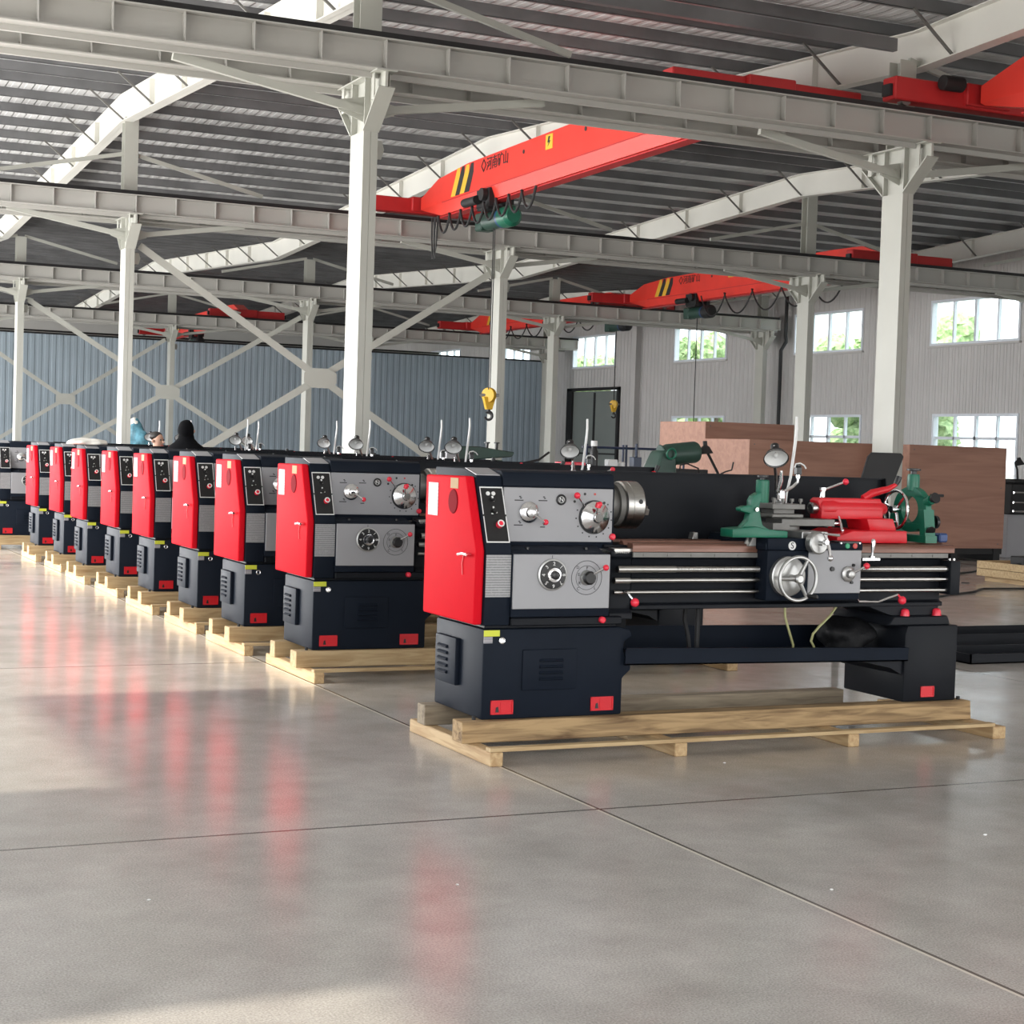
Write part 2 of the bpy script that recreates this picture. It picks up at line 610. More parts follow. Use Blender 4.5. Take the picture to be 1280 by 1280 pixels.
def copy_tree(o, kidmap, parent=None):
    c = o.copy()
    COL.objects.link(c)
    c.parent = parent
    for k in kidmap.get(o.name, []):
        copy_tree(k, kidmap, c)
    return c


def kid_map():
    d = {}
    for c in bpy.data.objects:
        if c.parent:
            d.setdefault(c.parent.name, []).append(c)
    return d


def rect_minus(y0, y1, z0, z1, holes):
    """rectangles covering [y0,y1]x[z0,z1] minus holes (non-overlapping in y)"""
    out = []
    ys = sorted({y0, y1, *[h[0] for h in holes], *[h[1] for h in holes]})
    for a, b in zip(ys, ys[1:]):
        hs = sorted([(h[2], h[3]) for h in holes if h[0] <= a + 1e-6 and h[1] >= b - 1e-6])
        z = z0
        for h0, h1 in hs:
            if h0 > z + 1e-6:
                out.append((a, b, z, h0))
            z = h1
        if z < z1 - 1e-6:
            out.append((a, b, z, z1))
    return out


FRONT = Matrix.Rotation(radians(90), 4, 'X')          # text facing -Y, upright


def front_at(x, y, z, rot=0.0):
    return Matrix.Translation((x, y, z)) @ Matrix.Rotation(-rot, 4, 'Y') @ FRONT


# ================================================================ THE SETTING
XL, XR = -4.0, 39.2
YF, YB = -6.0, 112.0
PART_Y = 80.0

b = MB()
b.box(XL - 0.3, YF, -0.25, XR + 0.3, YB + 1, 0.0)
tag(b.build('floor', 'floor'), kind='structure')

b = MB()
b.box(-120, -120, -0.45, 260, 260, -0.27)
tag(b.build('ground', 'earth'), kind='structure')

# roof: gabled bays, valleys at the 1st, 3rd and 5th runway, ridges between
VAL = [(-12.0, 8.90), (5.0, 9.85), (22.7, 8.98), (39.8, 9.85), (58.3, 8.98), (76.7, 9.85), (95.5, 8.98), (113.0, 9.85)]


def roof_z(y):
    for (ya, za), (yb, zb) in zip(VAL, VAL[1:]):
        if ya <= y <= yb:
            return za + (zb - za) * (y - ya) / (yb - ya)
    return 9.0


b = MB()
for (ya, za), (yb, zb) in zip(VAL, VAL[1:]):
    b.prism([(ya, za), (yb, zb), (yb, zb + 0.08), (ya, za + 0.08)], 'x', XL - 0.5, XR + 0.5)
ceiling = tag(b.build('ceiling', 'sheet', smooth=10), kind='structure')
y = -5.2
while y < 110:
    b = MB()
    z = roof_z(y)
    b.box(XL, y, z - 0.22, XR, y + 0.008, z - 0.01)
    b.box(XL, y, z - 0.22, XR, y + 0.075, z - 0.212)
    b.box(XL, y + 0.067, z - 0.212, XR, y + 0.075, z - 0.19)
    b.build('purlin', 'purlin', ceiling)
    y += 1.5

# right wall with its windows and door
WT = 0.25
UP = [(25.6, 30.2), (35.0, 39.6), (44.2, 48.8), (52.8, 57.3), (62.4, 66.8), (72.4, 76.9), (81.9, 86.4), (91.4, 95.9), (101, 105.5)]
LOW = [(25.6, 30.0), (35.0, 39.4), (44.1, 48.5), (52.7, 57.1), (62.4, 66.8)]
UZ = (5.86, 7.44)
LZ = (0.95, 3.40)
DOOR = (71.9, 77.1, 0.0, 4.75)
holes = [(a, b_, *UZ) for a, b_ in UP] + [(a, b_, *LZ) for a, b_ in LOW] + [DOOR]
b = MB()
for (a, b_, z0, z1) in rect_minus(YF, YB, 0, 10.2, holes):
    b.box(XR, a, z0, XR + WT, b_, z1)
tag(b.build('wall_right', 'wallY', smooth=10), kind='structure')

wn = 0


def window(y0, y1, z0, z1, cols_, rows):
    global wn
    wn += 1
    r = tag(empty('window_%d' % wn, (XR + 0.05, (y0 + y1) / 2, z0)), kind='structure')
    w, h = (y1 - y0) / 2, z1 - z0
    f = MB()
    t = 0.07
    f.box(-0.09, -w - 0.02, -0.02, 0.12, w + 0.02, t)
    f.box(-0.09, -w - 0.02, h - t, 0.12, w + 0.02, h + 0.02)
    f.box(-0.09, -w - 0.02, t, 0.12, -w + t, h - t)
    f.box(-0.09, w - t, t, 0.12, w + 0.02, h - t)
    for i in range(1, cols_):
        yy = -w + 2 * w * i / cols_
        k = 0.055 if i * 2 == cols_ else 0.035
        f.box(-0.02, yy - k, t, 0.10, yy + k, h - t)
    for zz in rows:
        f.box(-0.02, -w + t, zz - 0.05, 0.10, w - t, zz + 0.05)
    f.build('window_frame', 'frame', r)
    g = MB()
    g.box(0.035, -w + 0.03, 0.03, 0.045, w - 0.03, h - 0.03)
    g.build('pane', 'glass', r)
    s_ = MB()
    s_.box(-0.16, -w - 0.1, -0.09, 0.0, w + 0.1, -0.02)
    s_.build('sill', 'plaster', r)


for a, b_ in UP:
    window(a, b_, *UZ, 4, [])
for a, b_ in LOW:
    window(a, b_, *LZ, 4, [1.62])

d = tag(empty('door_1', (XR, 74.5, 0)), kind='structure')
b = MB()
b.box(-0.12, -2.75, 0, 0.1, -2.55, 4.8)
b.box(-0.12, 2.2, 0, 0.1, 2.75, 4.8)
b.box(-0.12, -2.75, 4.7, 0.1, 2.75, 4.85)
b.build('door_frame', 'matblack', d)
for s_ in (-1, 1):
    b = MB()
    b.box(0.0, min(0.03 * s_, 2.4 * s_) - 0.1, 0.03, 0.07, max(0.03 * s_, 2.4 * s_) - 0.1, 4.68)
    lf = b.build('door_leaf', 'doorgrey', d, bevel=0.01)
    b = MB()
    b.box(-0.03, -0.1 + 0.02 * s_, 0.05, 0.0, -0.1 + 0.09 * s_, 4.6)
    b.box(-0.03, min(0.1 * s_, 2.3 * s_) - 0.1, 1.55, 0.0, max(0.1 * s_, 2.3 * s_) - 0.1, 1.63)
    b.build('door_rail', 'matblack', lf)

# grey partition across the hall, far wall behind it, left wall with its openings
b = MB()
b.box(XL, PART_Y, 0, XR, PART_Y + 0.12, 6.28)
tag(b.build('wall_partition', 'wallX', smooth=10), kind='structure')
b = MB()
b.box(XL, PART_Y - 0.03, 6.28, XR, PART_Y + 0.15, 6.36)
tag(b.build('trim_1', 'matblack'), kind='structure')
b = MB()
b.box(XL, YB, 0, XR, YB + 0.2, 10.2)
tag(b.build('wall_back', 'wallF'), kind='structure')
b = MB()
LH = [(YF + 0.5, 4.93, 0.0, 4.30), (8.2, 11.2, 0.0, 4.2), (11.2, 29.5, 0.0, 5.75), (33, 44, 1.0, 5.5), (48, 60, 1.0, 5.5), (64, 76, 1.0, 5.5), (84, 108, 1.0, 7.0)]
for (a, b_, z0, z1) in rect_minus(YF, YB, 0, 10.2, LH):
    b.box(XL - 0.25, a, z0, XL, b_, z1)
tag(b.build('wall_left', 'plaster', smooth=10), kind='structure')

b = MB()
for (a, b_, z0, z1) in rect_minus(XL, XR, 0, 10.2, [(-2.5, 5.5, 0, 4.6), (14, 20, 0, 4.6), (28, 34, 0, 4.6)]):
    b.box(a, YF - 0.25, z0, b_, YF, z1)
tag(b.build('wall_front', 'plaster', smooth=10), kind='structure')

# pilasters of the right wall
for i, yy in enumerate((23.4, 40.3, 50.9, 69.9, 79.0)):
    b = MB()
    b.box(XR - 0.38, yy - 0.18, 0, XR - 0.36, yy + 0.18, roof_z(yy) - 0.25)
    b.box(XR - 0.02, yy - 0.18, 0, XR, yy + 0.18, roof_z(yy) - 0.25)
    b.box(XR - 0.36, yy - 0.01, 0, XR - 0.02, yy + 0.01, roof_z(yy) - 0.25)
    tag(b.build('wall_pilaster', 'plaster'), kind='structure')


# ================================================================ STEEL FRAME
GZ = 6.80            # underside of the runway beams
RT = 7.33            # top of the rails
LINES = {1: (22.0, 23.36), 2: (39.1, 40.46), 3: (57.62, 58.98), 4: (76.0, 77.4)}
COLX = {1: (-1.1, 8.15, 17.42, 26.7, 36.0), 2: (-0.9, 8.55, 18.08, 27.54, 37.0), 3: (-0.6, 8.99, 19.03, 28.83, 38.28), 4: (9.2, 18.56, 28.0, 37.6)}
ORD = {1: 'first', 2: 'second', 3: 'third', 4: 'fourth'}


def beam(line, which, y, x0, x1, xcol):
    lab = 'off-white ribbed crane runway beam on the %s column row, %s beam of its pair' % (ORD[line], which)
    r = tag(empty('crane_runway_beam', (x0, y, GZ)), lab, 'beam', 'crane runway beams')
    L = x1 - x0
    b = MB()
    H = 0.42
    b.box(0, -0.15, 0, L, 0.15, 0.018)
    b.box(0, -0.17, H - 0.02, L, 0.17, H)
    b.box(0, -0.008, 0.018, L, 0.008, H - 0.02)
    pitch = 0.925
    off = (xcol - x0) % pitch
    x = off
    while x < L:
        b.box(x - 0.006, -0.14, 0.018, x + 0.006, 0.14, H - 0.02)
        x += pitch
    b.box(0.0, 0.10, -0.08, L, 0.16, 0.0)
    b.build('girder', 'beam', r)
    b = MB()
    b.box(0, -0.06, H, L, 0.06, H + 0.10)
    b.box(0, -0.13, H, L, 0.13, H + 0.014)
    b.build('rail', 'rail', r)
    return r


for ln, (ya, yb) in LINES.items():
    xe = {1: 39.1, 2: 39.1, 3: 38.62, 4: 39.0}[ln]
    beam(ln, 'nearer', ya, -3.9, xe, COLX[ln][1])
    beam(ln, 'farther', yb, -3.9, xe, COLX[ln][1])
r5 = tag(beam(4, 'nearer', 94.3, -3.9, 39.0, 9.0), 'off-white crane runway beam behind the grey partition wall', 'beam')


def column(line, i, x):
    y = sum(LINES[line]) / 2
    wh = {1: 'second', 2: 'third', 3: 'fourth', 4: 'fifth', 0: 'first'}[i if line != 4 else i + 1]
    r = tag(empty('steel_column', (x, y, 0)), 'off-white steel column of the %s row, %s column counted from the left wall' % (ORD[line], ['first', 'second', 'third', 'fourth', 'fifth'][i if line != 4 else i + 1]), 'column', 'steel columns of the hall')
    fw, fd = 0.105, 0.27
    b = MB()
    # box section made of two channels, with a weld seam down the middle of each face
    for s_ in (-1, 1):
        b.box(min(s_ * 0.004, s_ * fw), -fd, 0.02, max(s_ * 0.004, s_ * fw), fd, 6.05)
    b.box(-0.006, -fd + 0.008, 0.02, 0.006, fd - 0.008, 6.05)
    b.box(-0.22, -0.36, 0, 0.22, 0.36, 0.025)
    b.build('shaft', 'cream', r)
    b = MB()
    top = GZ - 0.005
    b.prism([(-0.27, 6.05), (0.27, 6.05), (0.84, 6.55), (0.84, top), (-0.84, top), (-0.84, 6.55)], 'x', -0.02, 0.02)
    for s_ in (-1, 1):
        b.bar((0, s_ * 0.26, 6.05), (0, s_ * 0.85, 6.56), 0.24, 0.02, (0, -s_, 1))
        for dx in (-0.11, 0.11):
            b.box(dx - 0.008, s_ * 0.62 - 0.05, 6.42, dx + 0.008, s_ * 0.62 + 0.05, top)
    b.box(-0.15, -0.86, top - 0.02, 0.15, 0.86, top)
    b.box(-0.105, -0.27, 6.05, 0.105, -0.25, top)
    b.box(-0.105, 0.25, 6.05, 0.105, 0.27, top)
    b.build('bracket', 'cream', r)
    zt = roof_z(y) - 0.22
    b = MB()
    b.box(-0.16, -0.15, GZ, 0.16, -0.132, zt - 0.55)
    b.box(-0.16, 0.132, GZ, 0.16, 0.15, zt - 0.55)
    b.box(-0.01, -0.132, GZ, 0.01, 0.132, zt - 0.55)
    b.build('upper_post', 'cream', r)
    for s_ in (-1, 1):
        if x + s_ * 2.9 < 39 and x + s_ * 2.9 > -3.8:
            b = MB()
            b.bar((s_ * 0.05, -0.05, 6.36), (s_ * 2.75, -0.05, GZ - 0.01), 0.09, 0.11)
            b.prism([(s_ * 0.02, 6.2), (s_ * 0.42, 6.34), (s_ * 0.42, 6.48), (s_ * 0.02, 6.56)], 'y', -0.06, -0.04)
            b.build('knee_brace', 'cream', r)
            if line != 1 or s_ > 0:
                b = MB()
                b.bar((s_ * 0.12, 0.0, 8.25), (s_ * 3.2, 0.0, 7.56), 0.07, 0.09)
                b.build('post_strut', 'cream', r)
    b = MB()
    b.prism([(0.10, 5.98), (0.26, 5.98), (0.30, 5.86), (0.26, 5.72), (0.10, 5.72)], 'y', -0.01, 0.01)
    b.build('gusset', 'cream', r)
    return r


for ln, xs in COLX.items():
    for i, x in enumerate(xs):
        column(ln, i, x)


b = MB()
b.box(8.32, 22.62, 8.36, 17.25, 22.74, 8.56)
tag(b.build('tie_beam', 'purlin'), 'dark grey tie beam under the roof between two columns of the first row', 'beam')


def cross_brace(line, xa, xb, which):
    y = sum(LINES[line]) / 2 + 0.02
    r = tag(empty('cross_brace', (xa, y, 0)), 'off-white X-shaped cross brace between two columns of the %s row, with a centre gusset' % ORD[line], 'brace')
    L = xb - xa
    z0, z1 = 0.4, 6.15
    for (p, q, dy) in (((0.26, z1), (L - 0.26, z0), -0.05), ((0.26, z0), (L - 0.26, z1), 0.05)):
        b = MB()
        b.bar((p[0], dy - 0.02, p[1]), (q[0], dy - 0.02, q[1]), 0.02, 0.17)
        b.bar((p[0], dy + 0.02, p[1]), (q[0], dy + 0.02, q[1]), 0.05, 0.06)
        b.build('diagonal', 'cream', r)
    b = MB()
    cz = (z0 + z1) / 2
    b.prism([(L / 2 - 0.42, cz - 0.12), (L / 2 - 0.2, cz - 0.24), (L / 2 + 0.2, cz - 0.24), (L / 2 + 0.42, cz - 0.12), (L / 2 + 0.42, cz + 0.12), (L / 2 + 0.2, cz + 0.24), (L / 2 - 0.2, cz + 0.24), (L / 2 - 0.42, cz + 0.12)], 'y', -0.09, -0.08)
    b.build('gusset_plate', 'cream', r)


cross_brace(2, 8.55, 18.08, '')
cross_brace(3, 8.99, 19.03, '')
cross_brace(4, 9.2, 18.56, '')

# rafters
RAFX = {0: ('over the columns second from the left wall', 8.45), 1: ('over the third columns from the left wall', 17.75), 2: ('over the fourth columns from the left wall', 27.3), 3: ('close to the right wall', 38.6)}
for i, (w_, x) in RAFX.items():
    r = tag(empty('roof_rafter', (x, 0, 8.5)), 'white roof rafter running front to back, %s' % w_, 'rafter', 'roof rafters')
    D = 0.64
    for (ya, za), (yb, zb) in zip(VAL, VAL[1:]):
        if ya < YF:
            za = roof_z(YF)
            ya = YF
        b = MB()
        ta, tb = za - 0.23 - 8.5, zb - 0.23 - 8.5
        b.prism([(ya, ta - 0.02), (yb, tb - 0.02), (yb, tb), (ya, ta)], 'x', -0.13, 0.13)
        b.prism([(ya, ta - D), (yb, tb - D), (yb, tb - D + 0.02), (ya, ta - D + 0.02)], 'x', -0.13, 0.13)
        b.prism([(ya, ta - D), (yb, tb - D), (yb, tb), (ya, ta)], 'x', -0.008, 0.008)
        for k in range(1, 6):
            yy = ya + (yb - ya) * k / 6
            tt = ta + (tb - ta) * k / 6
            b.box(-0.12, yy - 0.008, tt - D + 0.02, 0.12, yy + 0.008, tt - 0.02)
        b.build('rafter_beam', 'raft', r)
    y = -5.2 + 3.0
    k = 0
    while y < 100:
        z = roof_z(y) - 8.5
        b = MB()
        b.bar((-0.85, y, z - 0.2), (-0.02, y, z - 0.23 - D + 0.02), 0.04, 0.04)
        b.build('fly_brace', 'dsteel', r)
        y += 3.0


# ================================================================ OVERHEAD CRANES
def sh(y):
    return 0.032 * (y - 30)


def crane(x0, y0, y1, label, hoist_y, hoist_dir, rope_to, text=True, half=1.8, hoist_back=False):
    """girder face -X at about x0; runs from runway y0 to y1"""
    r = tag(empty('overhead_crane', (x0 + 0.25, y0, RT)), label, 'crane', 'red overhead cranes')
    L = y1 - y0
    sk = 0.032

    def X(yy):
        return sk * yy
    b = MB()
    prof = [(0.35, 0.12, 0.42), (1.6, -0.13, 0.80), (3.0, -0.13, 0.83), (L - 3.4, -0.13, 0.83), (L - 1.5, -0.13, 0.72), (L - 0.35, 0.10, 0.40)]
    mid = 0.13
    rings = []
    for (yy, zl, zt) in prof:
        cx = X(yy)
        zm = max(zl + 0.02, mid)
        rings.append([(cx - 0.15, yy, zl), (cx + 0.15, yy, zl), (cx + 0.25, yy, zm), (cx + 0.25, yy, zt), (cx - 0.25, yy, zt), (cx - 0.25, yy, zm)])
    b.loft(rings)
    b.box(-0.16 + X(L / 2) - 0.3, 1.4, -0.15, 0.16 + X(L / 2) + 0.3, 1.41, -0.14)
    g = b.build('main_girder', 'crane', r, smooth=20)
    b = MB()
    b.bar((X(1.2), 1.2, -0.16), (X(L - 1.2), L - 1.2, -0.16), 0.26, 0.03)
    b.build('bottom_flange', 'crane_d', r)
    # a thin seam along the side
    b = MB()
    b.bar((X(1.8) - 0.252, 1.8, 0.135), (X(L - 1.8) - 0.252, L - 1.8, 0.135), 0.006, 0.02)
    b.build('seam', 'crane_d', r)
    for yy in (0, L):
        b = MB()
        cx = X(yy)
        b.box(cx - half, yy - 0.17, 0.06, cx + half, yy + 0.17, 0.42)
        b.box(cx - 0.45, yy - 0.26, 0.10, cx + 0.45, yy + 0.26, 0.45)
        c = b.build('end_carriage', 'crane_d', r, bevel=0.02)
        for s_ in (-1, 1):
            b = MB()
            b.cyl((cx + s_ * (half - 0.3), yy - 0.06, 0.10), (cx + s_ * (half - 0.3), yy + 0.06, 0.10), 0.10, seg=16)
            b.build('wheel', 'dsteel', c)
            b = MB()
            b.box(cx + s_ * half - 0.06, yy - 0.1, 0.12, cx + s_ * half + 0.06, yy + 0.1, 0.3)
            b.build('buffer', 'matblack', c)
        if y0 < 10:
            b = MB()
            b.cyl((cx - 1.0, yy - 0.3, 0.38), (cx - 0.6, yy - 0.3, 0.38), 0.12, seg=14)
            b.build('drive_motor', 'matblack', c, bevel=0.01)
    # warning stripes near the far end, on the face towards -X
    for k in range(2):
        for col_, o_ in (('stripe_y', 0.0), ('ink', 0.28)):
            b = MB()
            yc = L - 2.55 - k * 0.56 - o_
            b.prism([(yc + 0.14, 0.18), (yc - 0.14, 0.18), (yc - 0.50, 0.80), (yc - 0.22, 0.80)], 'x', X(yc) - 0.262, X(yc) - 0.252)
            b.build('warning_stripe', col_, g)
    if text:
        for str_, yy, zz, sz in (('\u25c7\u6cb3\u5357\u77ff\u5c71', L - 5.0, 0.62, 0.31),):
            m_ = Matrix.Translation((X(yy) - 0.257, yy, zz)) @ Matrix(((-0.032, 0, -1, 0), (-1, 0, 0.032, 0), (0, 1, 0, 0), (0, 0, 0, 1)))
            b = MB()
            b.text(str_, sz, m_, 0.004)
            b.build('lettering', 'ink', g)
        b = MB()
        yy = L - 7.9
        b.box(X(yy) - 0.262, yy - 0.16, 0.48, X(yy) - 0.252, yy + 0.16, 0.78)
        sg = b.build('warning_sign', 'stripe_y', g)
        b = MB()
        b.prism([(yy + 0.03, 0.74), (yy - 0.05, 0.74), (yy - 0.01, 0.65), (yy - 0.07, 0.65), (yy + 0.05, 0.54), (yy + 0.01, 0.62), (yy + 0.07, 0.62)], 'x', X(yy) - 0.267, X(yy) - 0.262)
        b.build('warning_mark', 'ink', g)
        for yy in (L - 6.6, L - 9.6):
            b = MB()
            b.cyl((X(yy) - 0.26, yy, 0.62), (X(yy) - 0.25, yy, 0.62), 0.045, seg=14)
            b.build('bolt_hole', 'ink', g)
    # hoist under the girder
    hy = hoist_y - y0
    hx = X(hy)
    h = empty('hoist', (hx, hy, -0.2))
    h.parent = r
    b = MB()
    b.box(-0.30, -0.35, -0.10, -0.18, 0.35, 0.30)
    b.box(0.18, -0.35, -0.10, 0.30, 0.35, 0.30)
    b.box(-0.30, -0.3, -0.16, 0.30, 0.3, -0.08)
    b.cyl((-0.30, -0.15, 0.16), (-0.42, -0.15, 0.16), 0.14, seg=14)
    b.cyl((-0.42, 0.05, 0.06), (-0.42, 0.75, 0.06), 0.10, seg=14)
    b.build('trolley', 'matblack', h)
    b = MB()
    b.cyl((0, -0.55, -0.36), (0, 0.35, -0.36), 0.20, seg=20)
    b.build('hoist_drum', 'dgreen', h, bevel=0.02)
    b = MB()
    b.lathe([(0.16, -1.0), (0.235, -0.92), (0.235, -0.55)], (0, 0, -0.36), (0, 1, 0), 20)
    b.build('hoist_motor', 'green' if text and hoist_y < 39 else 'matblack', h)
    b = MB()
    b.cyl((0, -0.55, -0.36), (0, -0.45, -0.36), 0.225, seg=20)
    b.build('hoist_band', 'blue', h)
    b = MB()
    b.box(-0.18, 0.35, -0.56, 0.18, 0.70, -0.16)
    b.build('gearbox', 'dgreen', h, bevel=0.03)
    zt = rope_to - (RT - 0.2)
    for dx in (-0.10, 0.10):
        b = MB()
        b.cyl((dx * 0.6, dx * 0.9, -0.5), (dx * 0.6, dx * 0.9, zt), 0.011, seg=6)
        b.build('rope', 'rubber', h)
    b = MB()
    b.lathe([(0.02, -0.075), (0.165, -0.06), (0.175, 0), (0.165, 0.06), (0.02, 0.075)], (0, 0, zt - 0.12), (0.82, 0.55, 0), 22)
    b.prism([(-0.15, zt - 0.16), (0.15, zt - 0.16), (0.07, zt - 0.44), (-0.07, zt - 0.44)], 'y', -0.055, 0.055)
    hb = b.build('hook_block', 'hookyel', h, bevel=0.008)
    b = MB()
    pts = [(0, 0, zt - 0.42), (0, 0, zt - 0.49)]
    for k in range(13):
        a = radians(110 - k * 23)
        pts.append((0.085 * cos(a) * 0.8, -0.085 * cos(a) * 0.5, zt - 0.585 + 0.085 * sin(a)))
    b.tube(pts, [0.045, 0.042] + [0.046 - 0.002 * k for k in range(13)], 8)
    b.build('hook', 'black', hb)
    b = MB()
    b.cyl((-0.18, 0.1, zt - 0.12), (0.18, -0.14, zt - 0.12), 0.035, seg=10)
    b.build('axle', 'dsteel', hb)
    return r, X


def festoon(r, X, ys, z, drop):
    b = MB()
    for (ya, yb) in zip(ys, ys[1:]):
        pts = []
        for k in range(13):
            t = k / 12
            pts.append((X(ya) - 0.36, ya + (yb - ya) * t, z - drop * 4 * t * (1 - t)))
        b.tube(pts, 0.028, 6)
    b.build('festoon_cable', 'rubber', r)


c1, X1 = crane(14.95, 23.36, 39.1, 'bright red overhead crane with Chinese lettering, green hoist and lowered yellow hook', 34.6, -1, 3.0)
festoon(c1, X1, [8.2, 8.9, 9.6, 10.3, 11.0, 11.7, 12.4, 13.1, 13.8], -0.22, 0.42)
b = MB()
for yy in (13.9, 14.05):
    b.tube([(X1(yy) - 0.36, yy, -0.2), (X1(yy) - 0.37, yy + 0.03, -0.9), (X1(yy) - 0.36, yy + 0.12, -1.2), (X1(yy) - 0.36, yy + 0.2, -0.7), (X1(yy) - 0.36, yy + 0.22, -0.2)], 0.02, 6)
b.build('pendant_cable', 'rubber', c1)
c2, X2 = crane(31.0, 40.46, 57.62, 'red overhead crane between second and third beams with zigzag cable, black hoist under it', 52.4, 1, 1.2)
festoon(c2, X2, [2.2, 4.0, 5.8, 7.6, 9.4, 11.0], -0.05, 0.75)
c3, X3 = crane(32.4, 58.98, 76.0, 'dull red overhead crane between third and fourth beams, partly behind a column', 60.4, 1, 3.75)
festoon(c3, X3, [2.4, 4.2, 6.0, 7.8, 9.6, 11.4, 13.0], -0.05, 0.6)
c4, X4 = crane(22.0, 77.4, 94.3, 'dull red overhead crane reaching over the grey partition wall', 88, 1, 5.0, text=False)
c5, X5 = crane(17.65, 5.0, 22.0, 'red overhead crane coming toward the camera from the first beam, top corner', 12.0, 1, 5.9)


# ================================================================ LATHES
PZ = 0.196      # top of the pallets
OFF = (0, 0, -PZ)


class LM(MB):
    def build(s, name, mats, parent=None, bevel=0.0, **k):
        k.setdefault('off', OFF)
        return MB.build(s, name, mats, parent, bevel, **k)


CARRIAGE = set()


def make_lathe():
    R = empty('lathe', (0, 0, PZ))

    # ---- left base cabinet
    b = LM()
    b.prism([(0.0, PZ), (0.884, PZ), (0.884, 0.405), (0.937, 0.450), (0.937, 0.475), (0.885, 0.56), (0.890, 0.615), (0.94, 0.645), (0.925, 0.685), (0.86, 0.70), (0.0, 0.70)], 'y', 0.0, 0.68)
    base = b.build('base_cabinet', 'navy', R, bevel=0.012, seg=2)
    b = LM()
    b.box(0.01, 0.01, 0.70, 0.84, 0.67, 0.722)
    b.box(0.16, -0.015, 0.716, 0.86, 0.60, 0.762)
    b.build('base_top', 'navy2', R, bevel=0.006)

    def louvre_panel(name, org, u, n, w, h, slots, sw, sy):
        b = LM()
        ax = 'y' if n == 'y' else 'x'
        if n == 'y':
            b.prism([(org[0], org[1]), (org[0] + w, org[1]), (org[0] + w, org[1] + h), (org[0], org[1] + h)], 'y', -0.012, 0.002)
        else:
            b.prism([(org[0], org[1]), (org[0] + w, org[1]), (org[0] + w, org[1] + h), (org[0], org[1] + h)], 'x', -0.030, 0.002)
        p = b.build(name, 'navy', base, bevel=0.007, seg=2)
        for zz in slots:
            b = LM()
            if n == 'y':
                b.prism([(-0.012, zz - 0.012), (-0.026, zz - 0.004), (-0.012, zz + 0.010)], 'x', sw[0], sw[1])
            else:
                b.prism([(-0.030, zz - 0.014), (-0.046, zz - 0.004), (-0.030, zz + 0.010)], 'y', sw[0], sw[1])
            o = b.build('louvre', 'navy', base, bevel=0.003)
        return p
    louvre_panel('vent_panel', (0.240, 0.353), None, 'y', 0.340, 0.230, (0.418, 0.453, 0.488, 0.523), (0.343, 0.493), None)
    louvre_panel('vent_panel', (0.315, 0.345), None, 'x', 0.300, 0.270, (0.410, 0.447, 0.484, 0.521, 0.557), (0.425, 0.560), None)
    for xa, xb in ((0.055, 0.193), (0.680, 0.826)):
        b = LM()
        z0, z1 = 0.224, 0.303
        b.box(xa, -0.006, z0, xb, 0.001, z0 + 0.008)
        b.box(xa, -0.006, z1 - 0.008, xb, 0.001, z1)
        b.box(xa, -0.006, z0, xa + 0.008, 0.001, z1)
        b.box(xb - 0.008, -0.006, z0, xb, 0.001, z1)
        b.box(xa + 0.004, -0.002, z0 + 0.004, xb - 0.004, 0.001, z1 - 0.004)
        b.box(xa + 0.06, -0.004, z0 + 0.006, xa + 0.066, 0.001, z1 - 0.006)
        b.build('fork_pocket', 'red2', base)
        b = LM()
        b.prism([(xa + 0.03, z0 + 0.012), (xa + 0.052, z0 + 0.012), (xa + 0.046, z0 + 0.045), (xa + 0.034, z0 + 0.04)], 'y', -0.004, -0.001)
        b.build('pocket_bolt', 'black', base)
    b = LM()
    b.box(0.002, -0.003, 0.660, 0.098, 0.001, 0.694)
    b.build('warning_label', 'yellow', base)
    b = LM()
    b.box(0.002, -0.003, 0.622, 0.055, 0.001, 0.657)
    b.build('small_label', 'paper', base)
    b = LM()
    b.torus((0.112, -0.004, 0.636), (0, 1, 0), 0.016, 0.004, 20, 8)
    b.cyl((0.112, -0.004, 0.636), (0.112, 0.002, 0.636), 0.014, seg=16)
    b.build('lock', 'chrome', base)

    # ---- right pedestal
    b = LM()
    b.prism([(2.887, PZ), (3.298, PZ), (3.298, 0.675), (2.905, 0.675), (2.887, 0.62)], 'y', 0.0, 0.62)
    ped = b.build('tail_pedestal', 'navy2', R, bevel=0.010, seg=2)
    b = LM()
    b.prism([(2.76, 0.675), (3.245, 0.675), (3.238, 0.70), (3.222, 0.735), (2.80, 0.735)], 'y', 0.01, 0.6)
    b.build('pedestal_cap', 'navy2', ped, bevel=0.008)
    b = LM()
    xa, xb, z0, z1 = 3.02, 3.125, 0.224, 0.292
    b.box(xa, -0.006, z0, xb, 0.001, z0 + 0.007)
    b.box(xa, -0.006, z1 - 0.007, xb, 0.001, z1)
    b.box(xa, -0.006, z0, xa + 0.007, 0.001, z1)
    b.box(xb - 0.007, -0.006, z0, xb, 0.001, z1)
    b.box(xa + 0.004, -0.002, z0 + 0.004, xb - 0.004, 0.001, z1 - 0.004)
    b.build('fork_pocket', 'red2', ped)

    # ---- headstock side: slanted control cabinet
    sl = [(0.0, 0.72), (0.0, 1.135), (0.17, 1.545), (0.34, 1.582), (0.76, 1.582), (0.76, 0.72)]
    b = LM()
    b.prism(sl, 'x', 0.0, 0.155)
    cab = b.build('control_cabinet', 'navy', R, bevel=0.006, seg=2)
    b = LM()
    b.prism([(0.175, 1.5465), (0.335, 1.5815), (0.335, 1.586), (0.175, 1.551)], 'x', 0.004, 0.150)
    b.build('cabinet_top_sheen', 'grey', cab)  # light grey slab paints the sky's reflection on the slanted cabinet top
    sd = Vector((0, 0.17, 0.41)).normalized()
    nrm = Vector((0, -0.41, 0.17)).normalized()

